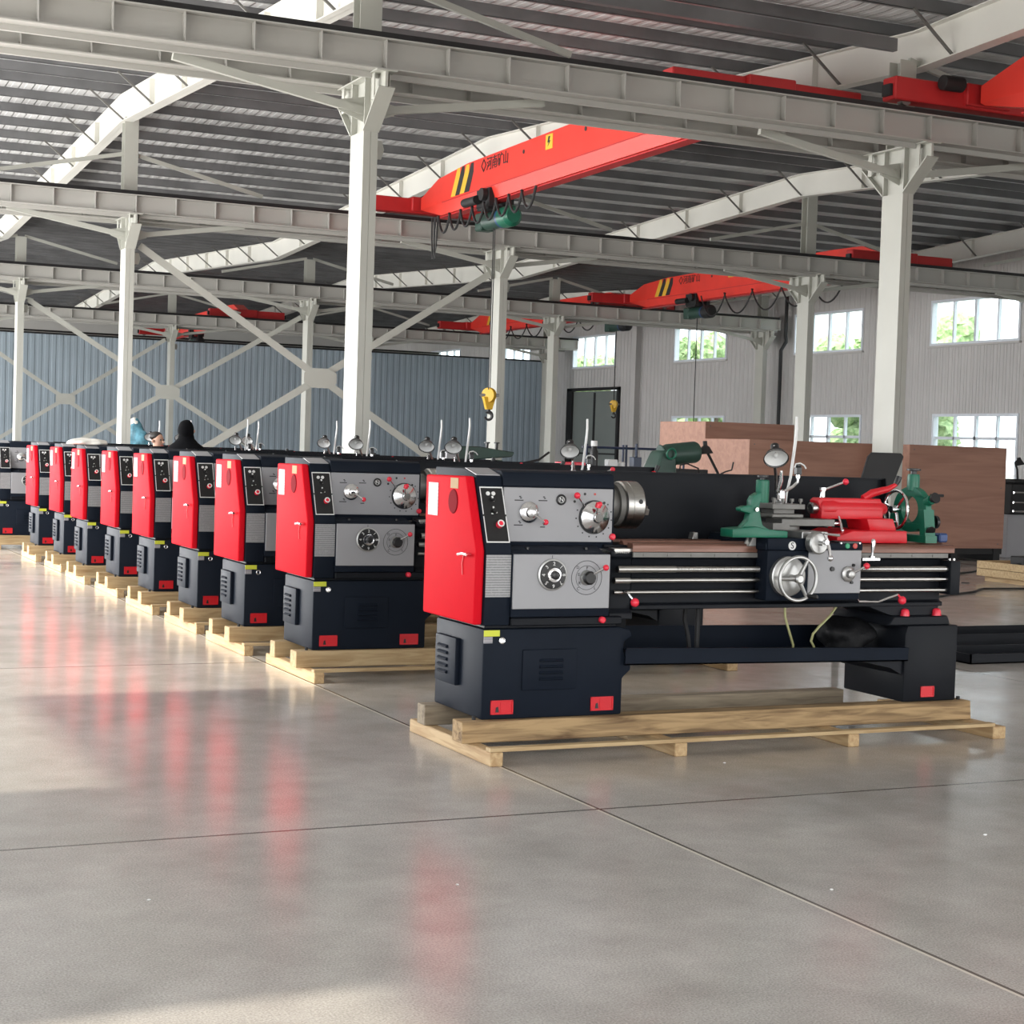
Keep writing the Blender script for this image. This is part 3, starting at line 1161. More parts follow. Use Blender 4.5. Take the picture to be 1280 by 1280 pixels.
    def slant(x, t, o=0.0):      # t metres up the slope from the kink
        p = Vector((x, 0, 1.135)) + sd * t + nrm * o
        return p

    def slab(x0, x1, t0, t1, o0, o1):
        return [[slant(x0, t0, o0), slant(x1, t0, o0), slant(x1, t1, o0), slant(x0, t1, o0)], [slant(x0, t0, o1), slant(x1, t0, o1), slant(x1, t1, o1), slant(x0, t1, o1)]]
    b = LM()
    b.loft(slab(0.008, 0.149, 0.045, 0.375, -0.002, 0.004))
    cp = b.build('control_panel', 'black', R)
    b = LM()
    for q in ((0.008, 0.149, 0.045, 0.052), (0.008, 0.149, 0.368, 0.375), (0.008, 0.013, 0.052, 0.20), (0.008, 0.013, 0.212, 0.368), (0.144, 0.149, 0.052, 0.20), (0.144, 0.149, 0.212, 0.368)):
        b.loft(slab(q[0], q[1], q[2], q[3], 0.004, 0.007))
    b.build('panel_frame', 'white', cp)

    def knob_on(x, t, r, h, m_, name='switch', par=cp):
        b = LM()
        p = slant(x, t, 0.004)
        b.lathe([(r, 0), (r, h * 0.7), (r * 0.8, h)], p, nrm, 18)
        return b.build(name, m_, par)
    knob_on(0.055, 0.335, 0.012, 0.006, 'white', 'indicator_lamp')
    knob_on(0.088, 0.335, 0.012, 0.006, 'white', 'indicator_lamp')
    knob_on(0.075, 0.300, 0.015, 0.022, 'black', 'switch')
    knob_on(0.078, 0.230, 0.015, 0.022, 'black', 'switch')
    b = LM()
    for (x, t, w, h) in ((0.07, 0.306, 0.010, 0.012), (0.080, 0.29, 0.016, 0.004), (0.078, 0.252, 0.010, 0.014), (0.066, 0.216, 0.012, 0.006), (0.092, 0.222, 0.012, 0.006)):
        b = LM()
        b.loft(slab(x - w / 2, x + w / 2, t - h / 2, t + h / 2, 0.004, 0.0285 if t > 0.3 else 0.006))
        b.build('panel_marking', 'white', cp)
    eb = knob_on(0.098, 0.150, 0.020, 0.03, 'redball', 'emergency_button')
    b = LM()
    p = slant(0.098, 0.150, 0.034)
    b.torus(p, nrm, 0.017, 0.004, 20, 6)
    b.build('button_ring', 'white', cp)
    b = LM()
    b.box(0.002, -0.004, 0.878, 0.153, 0.001, 1.112)
    b.build('data_plate', 'plate', R)

    # ---- red end cover
    b = LM()
    b.prism([(0.765, 0.722), (0.02, 0.722), (0.012, 1.132), (0.184, 1.540), (0.77, 1.534)], 'x', -0.055, -0.002)
    door = b.build('end_cover', 'red', R, bevel=0.012, seg=3)
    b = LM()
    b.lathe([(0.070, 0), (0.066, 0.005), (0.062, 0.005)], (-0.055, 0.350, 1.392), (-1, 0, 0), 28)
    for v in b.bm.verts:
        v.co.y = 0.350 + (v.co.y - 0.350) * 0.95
    b.build('recess_rim', 'recess_shade', door)
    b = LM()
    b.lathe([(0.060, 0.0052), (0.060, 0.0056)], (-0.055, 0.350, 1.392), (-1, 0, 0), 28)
    b.build('recess_shade_disc', 'recess_shade', door)  # flat disc, its dark colour stands in for the shaded hollow
    b = LM()
    b.box(-0.0575, 0.575, 1.300, -0.054, 0.720, 1.490)
    b.build('notice_sticker', 'paper', door)
    b = LM()
    b.box(-0.0575, 0.285, 1.466, -0.054, 0.395, 1.525)
    b.build('yellow_sticker', 'tan', door)
    b = LM()
    b.cyl((-0.055, 0.085, 1.108), (-0.085, 0.085, 1.108), 0.010, seg=12)
    b.tube([(-0.085, 0.075, 1.108), (-0.088, 0.12, 1.110), (-0.088, 0.185, 1.102)], 0.009, 8)
    b.build('door_handle', 'chrome', door)
    b = LM()
    b.tube([(-0.060, 0.17, 1.10), (-0.060, 0.19, 1.05), (-0.060, 0.18, 0.99)], 0.003, 6)
    b.build('key_cord', 'red2', door)

    # ---- headstock
    HY = 0.14
    b = LM()
    b.box(0.155, HY, 1.14, 0.868, 0.75, 1.490)
    b.prism([(HY, 1.490), (HY + 0.02, 1.565), (HY + 0.05, 1.578), (0.75, 1.578), (0.75, 1.490)], 'x', 0.157, 0.868)
    head = b.build('headstock', 'navy', R, bevel=0.006, seg=2)
    b = LM()
    b.box(0.156, HY - 0.012, 1.178, 0.852, HY + 0.001, 1.484)
    up_ = b.build('headstock_panel', 'grey', R, bevel=0.003)
    PY = HY - 0.012
    k = 0.45 * 0.13            # parallax of points on this plane

    def fx(x):
        return x + k
    # selector lever
    b = LM()
    c = (fx(0.255), PY, 1.345)
    b.lathe([(0.060, 0), (0.060, 0.012), (0.052, 0.020), (0.030, 0.026), (0.028, 0.045), (0.020, 0.050)], c, (0, -1, 0), 28)
    ks = b.build('speed_selector', 'chrome', up_)
    b = LM()
    b.cyl((c[0] + 0.005, PY - 0.04, c[2] - 0.005), (c[0] + 0.068, PY - 0.07, c[2] - 0.048), 0.006, seg=10)
    b.ball((c[0] + 0.074, PY - 0.072, c[2] - 0.052), 0.017)
    for f in b.bm.faces:
        f.material_index = 1 if f.calc_center_median().x > c[0] + 0.06 else 0
    b.build('selector_handle', ['chrome', 'redball'], up_)
    b = LM()
    for (x, z, w) in ((0.165, 1.412, 0.055), (0.315, 1.412, 0.055), (0.165, 1.272, 0.055), (0.33, 1.262, 0.03)):
        b = LM()
        b.box(fx(x), PY - 0.001, z - 0.003, fx(x) + w, PY + 0.001, z + 0.003)
        b.box(fx(x) + w * 0.5, PY - 0.001, z + 0.018, fx(x) + w * 0.5 + 0.012, PY + 0.001, z + 0.024)
        b.box(fx(x) + w * 0.6, PY - 0.001, z + 0.010, fx(x) + w * 0.6 + 0.012, PY + 0.001, z + 0.016)
        b.build('panel_print', 'ink', up_)
    # oil sight
    b = LM()
    b.torus((fx(0.457), PY - 0.004, 1.419), (0, 1, 0), 0.026, 0.006, 24, 8)
    b.cyl((fx(0.457), PY + 0.001, 1.419), (fx(0.457), PY - 0.004, 1.419), 0.024, seg=20)
    sg = b.build('oil_sight', 'black', up_)
    b = LM()
    b.text('N', 0.034, front_at(fx(0.457), PY - 0.006, 1.419), 0.001)
    b.torus((fx(0.457), PY - 0.006, 1.419), (0, 1, 0), 0.018, 0.0015, 20, 6)
    b.build('sight_mark', 'white', up_)
    # big chromed speed dial
    c = (fx(0.672), PY, 1.322)
    b = LM()
    b.lathe([(0.098, 0), (0.098, 0.006)], c, (0, -1, 0), 36)
    b.build('dial_ring', 'ink', up_)
    b = LM()
    seg = 12
    b.lathe([(0.092, 0.006), (0.092, 0.020), (0.086, 0.024), (0.034, 0.050), (0.028, 0.062), (0.022, 0.066)], c, (0, -1, 0), 14)
    b.build('speed_dial', 'chrome', up_, smooth=20)
    b = LM()
    b.lathe([(0.024, 0.064), (0.024, 0.070), (0.010, 0.071)], c, (0, -1, 0), 18)
    b.build('dial_hub', 'dsteel', up_)
    b = LM()
    b.cyl((c[0] - 0.075, PY - 0.020, c[2] + 0.065), (c[0] - 0.135, PY - 0.055, c[2] + 0.118), 0.0055, seg=10)
    b.build('dial_lever', 'chrome', up_)
    b = LM()
    b.ball((c[0] - 0.142, PY - 0.058, c[2] + 0.124), 0.019)
    b.build('lever_ball', 'redball', up_)
    b = LM()
    b.cyl((c[0] - 0.012, PY - 0.05, c[2] + 0.012), (c[0] - 0.024, PY - 0.085, c[2] + 0.064), 0.006, seg=10)
    b.build('dial_lever', 'chrome', up_)
    b = LM()
    b.tube([(c[0] - 0.022, PY - 0.085, c[2] + 0.058), (c[0] - 0.020, PY - 0.088, c[2] + 0.076), (c[0] - 0.002, PY - 0.09, c[2] + 0.082)], [0.017, 0.019, 0.013], 12)
    b.build('lever_ball', 'redball', up_)
    for (dx, dz, r_, m_) in ((-0.063, 0.132, 0.008, 'ink'), (0.002, 0.132, 0.007, 'btn_r'), (-0.128, 0.088, 0.008, 'ink'), (0.064, 0.083, 0.008, 'ink')):
        b = LM()
        b.cyl((c[0] + dx, PY + 0.001, c[2] + dz), (c[0] + dx, PY - 0.0015, c[2] + dz), r_, seg=14)
        b.build('colour_dot', m_, up_)
    b = LM()
    for i in range(11):
        a = radians(160 + i * 24)
        rr = 0.115
        b.box(c[0] + rr * cos(a) - 0.004, PY - 0.001, c[2] + rr * sin(a) - 0.004, c[0] + rr * cos(a) + 0.004, PY + 0.001, c[2] + rr * sin(a) + 0.004)
    b.build('dial_print', 'ink', up_)

    # ---- feed gearbox
    GY = -0.02
    b = LM()
    b.box(0.155, GY + 0.004, 0.765, 0.772, 0.42, 1.122)
    b.prism([(GY + 0.02, 1.122), (0.11, 1.160), (0.20, 1.160), (0.20, 1.122)], 'x', 0.158, 0.745)
    gb = b.build('feed_gearbox', 'navy', R, bevel=0.006, seg=2)
    b = LM()
    b.box(0.158, GY - 0.008, 0.812, 0.764, GY + 0.005, 1.117)
    gp = b.build('gearbox_panel', 'grey', R, bevel=0.003)
    for x in (0.26, 0.63):
        b = LM()
        b.cyl((x + 0.02, 0.06, 1.136), (x + 0.02, 0.06, 1.152), 0.012, seg=12)
        b.build('oil_cap', 'black', gb)
    GP = GY - 0.008
    c = (0.395, GP, 1.004)
    b = LM()
    b.lathe([(0.089, 0), (0.089, 0.010), (0.080, 0.014)], c, (0, -1, 0), 40)
    b.build('dial_bezel', 'alu', gp)
    b = LM()
    b.lathe([(0.080, 0.0145), (0.078, 0.022), (0.046, 0.026)], c, (0, -1, 0), 40)
    b.build('feed_dial', 'black', gp)
    b = LM()
    b.lathe([(0.044, 0.0262), (0.040, 0.036), (0.026, 0.038)], c, (0, -1, 0), 30)
    b.build('dial_cone', 'chrome', gp)
    b = LM()
    b.lathe([(0.026, 0.038), (0.024, 0.060), (0.018, 0.063)], c, (0, -1, 0), 8)
    b.build('dial_knob', 'black', gp)
    b = LM()
    for i, ch in enumerate('21876543'):
        a = radians(90 - 45 * i)
        b.text(ch, 0.030, front_at(c[0] + 0.062 * cos(a), GP - 0.026, c[2] + 0.062 * sin(a), a - pi / 2), 0.001)
    b.build('dial_numeral', 'white', gp)
    b = LM()
    b.box(c[0] - 0.0015, GP - 0.001, c[2] + 0.092, c[0] + 0.0015, GP + 0.001, c[2] + 0.108)
    b.build('index_mark', 'ink', gp)
    c = (0.615, GP, 0.986)
    b = LM()
    b.torus((c[0], GP - 0.0005, c[2]), (0, 1, 0), 0.096, 0.0016, 48, 6)
    b.torus((c[0], GP - 0.0005, c[2]), (0, 1, 0), 0.068, 0.0012, 40, 6)
    for ch, a, rr in (('D', 135, 0.082), ('F', 88, 0.055), ('E', 160, 0.054), ('R', 215, 0.054), ('C', 230, 0.082), ('L', 312, 0.080)):
        a = radians(a)
        b.text(ch, 0.024, front_at(c[0] + rr * cos(a), GP - 0.001, c[2] + rr * sin(a), 0), 0.0008)
    b.build('selector_print', 'ink', gp)
    b = LM()
    b.lathe([(0.044, 0), (0.042, 0.008), (0.038, 0.012)], c, (0, -1, 0), 28)
    b.build('selector_collar', 'alu', gp)
    b = LM()
    b.lathe([(0.038, 0.012), (0.040, 0.030), (0.030, 0.040)], (c[0] + 0.006, c[1], c[2]), (0, -1, 0), 10)
    b.build('selector_knob', 'black', gp)
    b = LM()
    b.cyl((c[0] + 0.020, GP - 0.03, c[2] + 0.018), (c[0] + 0.082, GP - 0.055, c[2] + 0.056), 0.006, seg=10)
    b.build('selector_lever', 'chrome', gp)
    b = LM()
    b.ball((c[0] + 0.090, GP - 0.058, c[2] + 0.061), 0.018)
    b.build('lever_ball', 'redball', gp)
    for (x, z) in ((0.726, 0.757), (0.853, 1.222)):
        b = LM()
        b.lathe([(0.020, 0), (0.018, 0.02), (0.010, 0.026)], (x, -0.015 if z < 1 else 0.135, z - 0.012), (0, -1, 0), 14)
        b.build('red_plug', 'redball', R)

    # ---- chuck
    ca = (1.0, 0.36, 1.388)
    b = LM()
    b.lathe([(0.10, -0.135), (0.10, -0.03), (0.125, -0.03), (0.125, 0.006)], ca, (1, 0, 0), 36)
    b.build('spindle_flange', 'dsteel', R)
    b = LM()
    b.lathe([(0.132, 0.003), (0.141, 0.010), (0.141, 0.045), (0.138, 0.048), (0.141, 0.051), (0.141, 0.120), (0.132, 0.130), (0.03, 0.130), (0.028, 0.10)], ca, (1, 0, 0), 44)
    ch = b.build('chuck', 'steel', R)
    for a in (90, 210, 330):
        a = radians(a - 12)
        e = Vector((0, cos(a), sin(a)))
        t = Vector((0, -sin(a), cos(a)))
        b = LM()
        o = Vector((ca[0] + 0.130, ca[1], ca[2]))
        rings = []
        for rr, xx in ((0.04, 0.045), (0.075, 0.045), (0.076, 0.028), (0.125, 0.028)):
            rings.append([o + e * rr + t * 0.018, o + e * rr - t * 0.018, o + e * rr - t * 0.018 + Vector((xx, 0, 0)), o + e * rr + t * 0.018 + Vector((xx, 0, 0))])
        b.loft(rings)
        b.build('jaw', 'steel', ch, bevel=0.002)
    for a in (150, 270, 30):
        a = radians(a + 20)
        b = LM()
        e = Vector((0, cos(a), sin(a)))
        o = Vector((ca[0] + 0.09, ca[1], ca[2]))
        b.cyl(o + e * 0.136, o + e * 0.143, 0.014, seg=12)
        b.build('key_socket', 'black', ch)

    # ---- bed
    b = LM()
    b.prism([(0.06, 0.80), (0.06, 1.085), (0.03, 1.10), (0.03, 1.135), (0.12, 1.150), (0.12, 1.165), (0.44, 1.165), (0.53, 1.135), (0.53, 1.10), (0.50, 1.085), (0.50, 0.80), (0.53, 0.775), (0.53, 0.74), (0.03, 0.74), (0.03, 0.775)], 'x', 0.80, 0.95)
    b.prism([(0.06, 0.83), (0.06, 1.085), (0.025, 1.10), (0.025, 1.13), (0.12, 1.150), (0.12, 1.165), (0.44, 1.165), (0.53, 1.135), (0.53, 1.10), (0.50, 1.085), (0.50, 0.83), (0.53, 0.82), (0.53, 0.795), (0.03, 0.795), (0.03, 0.82)], 'x', 0.95, 3.19)
    b.prism([(2.60, 0.80), (3.17, 0.80), (3.155, 0.735), (2.80, 0.735)], 'y', 0.04, 0.52)
    bed = b.build('bed', 'navy2', R, bevel=0.004)
    b = LM()
    b.prism([(0.012, 1.130), (0.012, 1.168), (0.026, 1.180), (0.08, 1.180), (0.08, 1.130)], 'x', 0.93, 3.256)
    b.prism([(0.12, 1.160), (0.14, 1.188), (0.17, 1.188), (0.19, 1.160)], 'x', 0.93, 3.256)
    b.prism([(0.40, 1.160), (0.40, 1.180), (0.50, 1.180), (0.50, 1.150)], 'x', 0.93, 3.256)
    b.build('bed_way', 'wax', R, bevel=0.002)
    b = LM()
    b.box(0.82, 0.03, 1.118, 0.935, 0.5, 1.150)
    b.build('gap_piece', 'steel', R, bevel=0.004)
    b = LM()
    b.box(0.93, 0.006, 1.100, 3.20, 0.02, 1.128)
    for i in range(14):
        x = 1.0 + i * 0.16
        b.cyl((x, 0.006, 1.112), (x, 0.002, 1.112), 0.006, seg=8)
    b.build('rack_strip', 'dsteel', R)
    # rods
    n = 230
    prof = [(0.021, 0.0), (0.021, 0.38)]
    x = 0.38
    for i in range(n):
        prof += [(0.0195, x + 0.0015), (0.0195, x + 0.0045), (0.0165, x + 0.006), (0.0165, x + 0.009)]
        x += 0.01
        if x > 2.34:
            break
    prof += [(0.016, 2.36)]
    b = LM()
    b.lathe(prof, (0.82, -0.012, 1.032), (1, 0, 0), 14)
    b.build('lead_screw', 'steel', R)
    b = LM()
    b.lathe([(0.019, 0), (0.019, 0.10), (0.013, 0.105), (0.013, 2.39)], (0.80, -0.012, 0.968), (1, 0, 0), 14)
    b.build('feed_rod', 'steel', R)
    b = LM()
    b.cyl((0.80, -0.012, 0.900), (3.19, -0.012, 0.900), 0.011, seg=12)
    b.build('control_rod', 'steel', R)
    b = LM()
    b.box(3.18, -0.05, 0.872, 3.258, 0.06, 1.085)
    b.build('rod_bracket', 'navy2', R, bevel=0.008, seg=2)
    for x in (3.20, 3.235):
        b = LM()
        b.cyl((x, -0.01, 1.085), (x, -0.01, 1.098), 0.008, seg=8)
        b.build('oil_nipple', 'chrome', R)
    # start lever left
    b = LM()
    b.tube([(0.855, -0.012, 0.905), (0.868, -0.05, 0.902), (0.895, -0.075, 0.862)], 0.007, 8)
    b.build('start_lever', 'chrome', R)
    b = LM()
    b.ball((0.902, -0.08, 0.848), 0.026)
    b.build('lever_ball', 'redball', R)
    # start lever right (rides with the apron)
    b = LM()
    b.tube([(2.47, -0.02, 0.905), (2.465, -0.05, 0.86), (2.465, -0.075, 0.838), (2.59, -0.10, 0.838), (2.72, -0.12, 0.884)], 0.007, 8)
    o = b.build('start_lever', 'chrome', R)
    CARRIAGE.add('c')
    o['c'] = 1
    b = LM()
    b.cyl((2.72, -0.12, 0.884), (2.745, -0.12, 0.862), 0.007, seg=8)
    b.ball((2.755, -0.12, 0.848), 0.026)
    o = b.build('lever_ball', 'redball', R)
    o['c'] = 1
    for x in (2.899, 3.146):
        b = LM()
        b.lathe([(0.030, 0), (0.028, 0.025), (0.022, 0.040), (0.010, 0.046)], (x, 0.03, 0.735), (0, 0, 1), 16)
        b.build('red_cap', 'redball', R)

    # ---- saddle and apron
    def cb(bm_, name, m_, par=R, bevel=0.0, **kk):
        o = bm_.build(name, m_, par, bevel, **kk)
        if par == R:
            o['c'] = 1
        return o
    AY = -0.10
    b = LM()
    b.box(1.775, AY, 0.850, 2.08, 0.03, 1.150)
    b.box(2.06, AY + 0.01, 0.850, 2.455, 0.03, 1.148)
    apron = cb(b, 'apron', 'navy', bevel=0.01, seg=2)
    b = LM()
    b.box(2.065, AY - 0.004, 0.893, 2.450, AY + 0.012, 1.152)
    ap = cb(b, 'apron_panel', 'grey', bevel=0.003)
    b = LM()
    b.box(1.765, -0.09, 1.148, 2.47, 0.56, 1.195)
    b.box(1.775, -0.10, 1.150, 2.065, 0.56, 1.222)
    sad = cb(b, 'saddle', 'navy', bevel=0.01, seg=2)
    b = LM()
    b.cyl((1.945, -0.100, 1.178), (1.945, -0.104, 1.178), 0.026, seg=28)
    eb_ = cb(b, 'maker_emblem', 'white', sad)
    b = LM()
    b.text('S', 0.052, front_at(1.945, -0.1045, 1.178), 0.001)
    cb(b, 'emblem_letter', 'navy', sad)
    b = LM()
    b.prism([(1.70, 1.166), (1.76, 1.166), (1.76, 1.222), (1.73, 1.222)], 'y', 0.0, 0.06)
    cb(b, 'way_wiper', 'alu', bevel=0.004)
    b = LM()
    b.prism([(1.56, 1.182), (1.60, 1.182), (1.60, 1.225), (1.57, 1.225)], 'y', 0.40, 0.46)
    cb(b, 'stop_block', 'alu', bevel=0.004)
    # cross slide
    b = LM()
    b.box(2.03, -0.08, 1.196, 2.215, 0.52, 1.262)
    cb(b, 'cross_slide', 'alu', bevel=0.004)
    b = LM()
    b.lathe([(0.045, 0), (0.045, 0.02)], (2.085, -0.10, 1.198), (0, -1, 0), 24)
    b.lathe([(0.060, 0.02), (0.066, 0.026), (0.066, 0.075), (0.058, 0.082), (0.018, 0.085)], (2.085, -0.10, 1.198), (0, -1, 0), 32)
    b.lathe([(0.014, 0.085), (0.014, 0.125)], (2.085, -0.10, 1.198), (0, -1, 0), 12)
    cb(b, 'cross_feed_dial', 'alu')
    b = LM()
    b.tube([(2.075, -0.235, 1.260), (2.100, -0.235, 1.215), (2.117, -0.235, 1.165), (2.125, -0.235, 1.125)], [0.008, 0.011, 0.010, 0.009], 10)
    b.ball((2.126, -0.235, 1.113), 0.019)
    b.cyl((2.093, -0.215, 1.208), (2.093, -0.245, 1.208), 0.014, seg=12)
    b.cyl((2.070, -0.24, 1.258), (2.175, -0.25, 1.250), 0.006, 0.009, seg=10)
    cb(b, 'cross_feed_handle', 'chrome')
    # control box
    b = LM()
    b.box(2.295, -0.085, 1.152, 2.462, 0.0, 1.206)
    bx = cb(b, 'button_box', 'black', bevel=0.003)
    for x, m_ in ((2.353, 'btn_g'), (2.409, 'btn_r')):
        b = LM()
        b.lathe([(0.017, 0), (0.017, 0.008), (0.013, 0.011)], (x, -0.085, 1.178), (0, -1, 0), 20)
        cb(b, 'push_button', m_, bx)
    for x in (2.309, 2.447):
        for z in (1.165, 1.194):
            b = LM()
            b.cyl((x, -0.085, z), (x, -0.088, z), 0.005, seg=8)
            cb(b, 'screw', 'chrome', bx)
    # handwheel
    hc = Vector((1.925, AY, 0.990))
    b = LM()
    b.lathe([(0.118, 0), (0.118, 0.03), (0.108, 0.036), (0.040, 0.040)], hc + Vector((-0.015, 0, 0.008)), (0, -1, 0), 40)
    cb(b, 'carriage_dial', 'alu')
    b = LM()
    hw = hc + Vector((0, -0.105, 0))
    b.torus(hw, (0, 1, 0), 0.128, 0.011, 48, 10)
    b.lathe([(0.026, -0.01), (0.028, 0.02), (0.020, 0.028)], hw, (0, -1, 0), 20)
    b.cyl(hw, hc + Vector((0, -0.03, 0)), 0.020, seg=16)
    for a in (60, 180, 300):
        a = radians(a)
        e = Vector((cos(a), 0, sin(a)))
        b.tube([hw + e * 0.018, hw + e * 0.075, hw + e * 0.128], [0.014, 0.012, 0.010], 10)
    wh = cb(b, 'handwheel', 'alu')
    b = LM()
    e = Vector((cos(radians(305)), 0, sin(radians(305)))) * 0.125
    b.lathe([(0.010, 0), (0.013, 0.02), (0.012, 0.07), (0.007, 0.078)], hw + e, (0.25, -1, 0), 14)
    cb(b, 'wheel_handle', 'black')
    # feed engage lever
    c = (2.350, AY - 0.004, 1.010)
    b = LM()
    b.lathe([(0.047, 0), (0.047, 0.014), (0.040, 0.02), (0.026, 0.022), (0.024, 0.05), (0.018, 0.054)], c, (0, -1, 0), 28)
    cb(b, 'feed_hub', 'alu', ap)
    b = LM()
    b.cyl((c[0] + 0.01, c[1] - 0.045, c[2] + 0.008), (c[0] + 0.082, c[1] - 0.06, c[2] + 0.046), 0.007, seg=10)
    cb(b, 'feed_lever', 'chrome', ap)
    b = LM()
    b.ball((c[0] + 0.094, c[1] - 0.062, c[2] + 0.052), 0.020)
    cb(b, 'lever_ball', 'redball', ap)
    for (x, z, r_) in ((2.235, 1.040, 0.015), (2.39, 1.063, 0.009), (2.38, 0.958, 0.010)):
        b = LM()
        b.lathe([(r_, 0), (r_ * 0.9, 0.012)], (x, AY - 0.004, z), (0, -1, 0), 14)
        cb(b, 'plug', 'black', ap)
    b = LM()
    b.cyl((2.565, -0.055, 1.098), (2.565, -0.055, 1.115), 0.022, seg=14)
    b.lathe([(0.008, 0), (0.008, 0.04), (0.014, 0.06), (0.016, 0.10), (0.010, 0.115)], (2.565, -0.055, 1.105), (0.03, -0.02, 1), 14)
    b.box(2.47, -0.09, 1.09, 2.60, 0.0, 1.104)
    cb(b, 'half_nut_lever', 'chrome')

    # ---- compound slide and tool post
    b = LM()
    b.lathe([(0.095, 0), (0.095, 0.03)], (2.085, 0.20, 1.252), (0, 0, 1), 32)
    b.box(1.94, 0.10, 1.262, 2.06, 0.30, 1.302)
    cb(b, 'swivel_base', 'dsteel')
    b = LM()
    b.box(2.01, 0.11, 1.285, 2.40, 0.29, 1.328)
    b.prism([(0.12, 1.328), (0.14, 1.340), (0.26, 1.340), (0.28, 1.328)], 'x', 1.95, 2.16)
    cs = cb(b, 'compound_slide', 'dsteel', bevel=0.003)
    b = LM()
    b.lathe([(0.030, 0), (0.030, 0.03), (0.012, 0.034), (0.012, 0.10)], (2.40, 0.20, 1.300), (1, 0, 0), 18)
    b.tube([(2.49, 0.20, 1.345), (2.495, 0.18, 1.30), (2.49, 0.16, 1.265)], 0.008, 8)
    b.ball((2.49, 0.155, 1.258), 0.013)
    cb(b, 'compound_handle', 'chrome')
    b = LM()
    b.box(1.92, 0.08, 1.338, 2.145, 0.30, 1.358)
    b.box(1.955, 0.12, 1.358, 2.105, 0.26, 1.390)
    b.box(1.912, 0.07, 1.388, 2.148, 0.31, 1.420)
    tp = cb(b, 'tool_post', 'dsteel', bevel=0.003)
    for i in range(4):
        for (x, y_) in ((1.935 + i * 0.0635, 0.09), (1.935 + i * 0.0635, 0.29)):
            b = LM()
            b.cyl((x, y_, 1.42), (x, y_, 1.436), 0.006, seg=8)
            b.box(x - 0.009, y_ - 0.009, 1.434, x + 0.009, y_ + 0.009, 1.452)
            cb(b, 'clamp_bolt', 'dsteel', tp)
    b = LM()
    b.lathe([(0.030, 0), (0.034, 0.02), (0.030, 0.075), (0.018, 0.085)], (2.045, 0.19, 1.42), (0, 0, 1), 20)
    b.tube([(2.040, 0.19, 1.47), (2.00, 0.15, 1.50), (2.006, 0.13, 1.56), (2.000, 0.12, 1.62)], [0.012, 0.013, 0.013, 0.007], 10)
    b.tube([(2.040, 0.19, 1.48), (1.998, 0.14, 1.46), (1.985, 0.12, 1.44)], [0.010, 0.009, 0.006], 8)
    cb(b, 'clamp_lever', 'chrome', tp)

    # ---- work lamp
    LC = Vector((2.025, 0.22, 1.690))
    ldir = Vector((-0.30, -0.62, -0.66)).normalized()
    b = LM()
    b.tube([(2.20, 0.46, 1.19), (2.20, 0.46, 1.45), (2.17, 0.43, 1.58), (2.10, 0.36, 1.70), LC - ldir * 0.085 + Vector((0.01, 0.02, 0))], 0.010, 10)
    arm = cb(b, 'lamp_arm', 'steel')
    b = LM()
    b.lathe([(0.078, 0), (0.073, 0.004), (0.062, 0.035), (0.036, 0.060), (0.027, 0.068), (0.027, 0.115), (0.016, 0.122)], LC, -ldir, 30, caps=False)
    b.lathe([(0.078, 0), (0.073, -0.001)], LC, -ldir, 30, caps=False)
    sh_ = cb(b, 'lamp_shade', 'black', arm, recalc=False)
    b = LM()
    b.lathe([(0.075, 0.002), (0.059, 0.032), (0.034, 0.054), (0.002, 0.056)], LC, -ldir, 30, caps=False)
    cb(b, 'lamp_reflector', 'white', arm)
    b = LM()
    b.ball(LC - ldir * 0.030, 0.016)
    cb(b, 'bulb', 'white', arm)
    b = LM()
    b.ball(LC - ldir * 0.10 + Vector((-0.014, -0.014, 0.008)), 0.009)
    cb(b, 'lamp_switch', 'chrome', arm)
    # coolant hose and valve
    b = LM()
    b.tube([(2.165, 0.33, 1.22), (2.165, 0.30, 1.48), (2.163, 0.26, 1.58), (2.170, 0.25, 1.70), (2.182, 0.25, 1.80), (2.188, 0.25, 1.88), (2.185, 0.25, 1.955)], [0.008, 0.008, 0.009, 0.010, 0.010, 0.009, 0.008], 10)
    cb(b, 'coolant_hose', 'white')
    b = LM()
    b.tube([(2.12, 0.26, 1.49), (2.18, 0.26, 1.52), (2.215, 0.26, 1.55), (2.218, 0.26, 1.59)], 0.010, 8)
    b.cyl((2.218, 0.26, 1.575), (2.218, 0.26, 1.60), 0.014, seg=12)
    cb(b, 'valve_pipe', 'chrome')
    b = LM()
    b.box(2.198, 0.24, 1.595, 2.233, 0.28, 1.645)
    b.cyl((2.215, 0.26, 1.645), (2.215, 0.26, 1.66), 0.02, seg=10)
    cb(b, 'valve', 'black', bevel=0.004)
    b = LM()
    b.tube([(2.190, 0.26, 1.64), (2.200, 0.26, 1.662), (2.23, 0.26, 1.668), (2.26, 0.26, 1.655), (2.275, 0.26, 1.635)], 0.005, 8)
    cb(b, 'valve_pipe', 'white')

    # ---- tailstock
    TY = 0.26
    b = LM()
    b.prism([(2.40, 1.185), (2.40, 1.225), (2.52, 1.262), (2.93, 1.262), (2.935, 1.185)], 'y', 0.08, 0.46)
    b.prism([(2.70, 1.255), (2.905, 1.255), (2.875, 1.335), (2.67, 1.335)], 'y', 0.15, 0.38)
    b.lathe([(0.052, 0), (0.066, 0.02), (0.066, 0.10), (0.060, 0.14), (0.060, 0.46), (0.046, 0.49), (0.030, 0.53)], (2.36, TY, 1.392), (1, 0, 0), 24)
    b.box(2.36, TY - 0.062, 1.328, 2.83, TY + 0.062, 1.392)
    b.prism([(2.34, 1.440), (2.36, 1.458), (2.82, 1.458), (2.85, 1.392), (2.84, 1.392), (2.36, 1.392)], 'y', TY - 0.045, TY + 0.045)
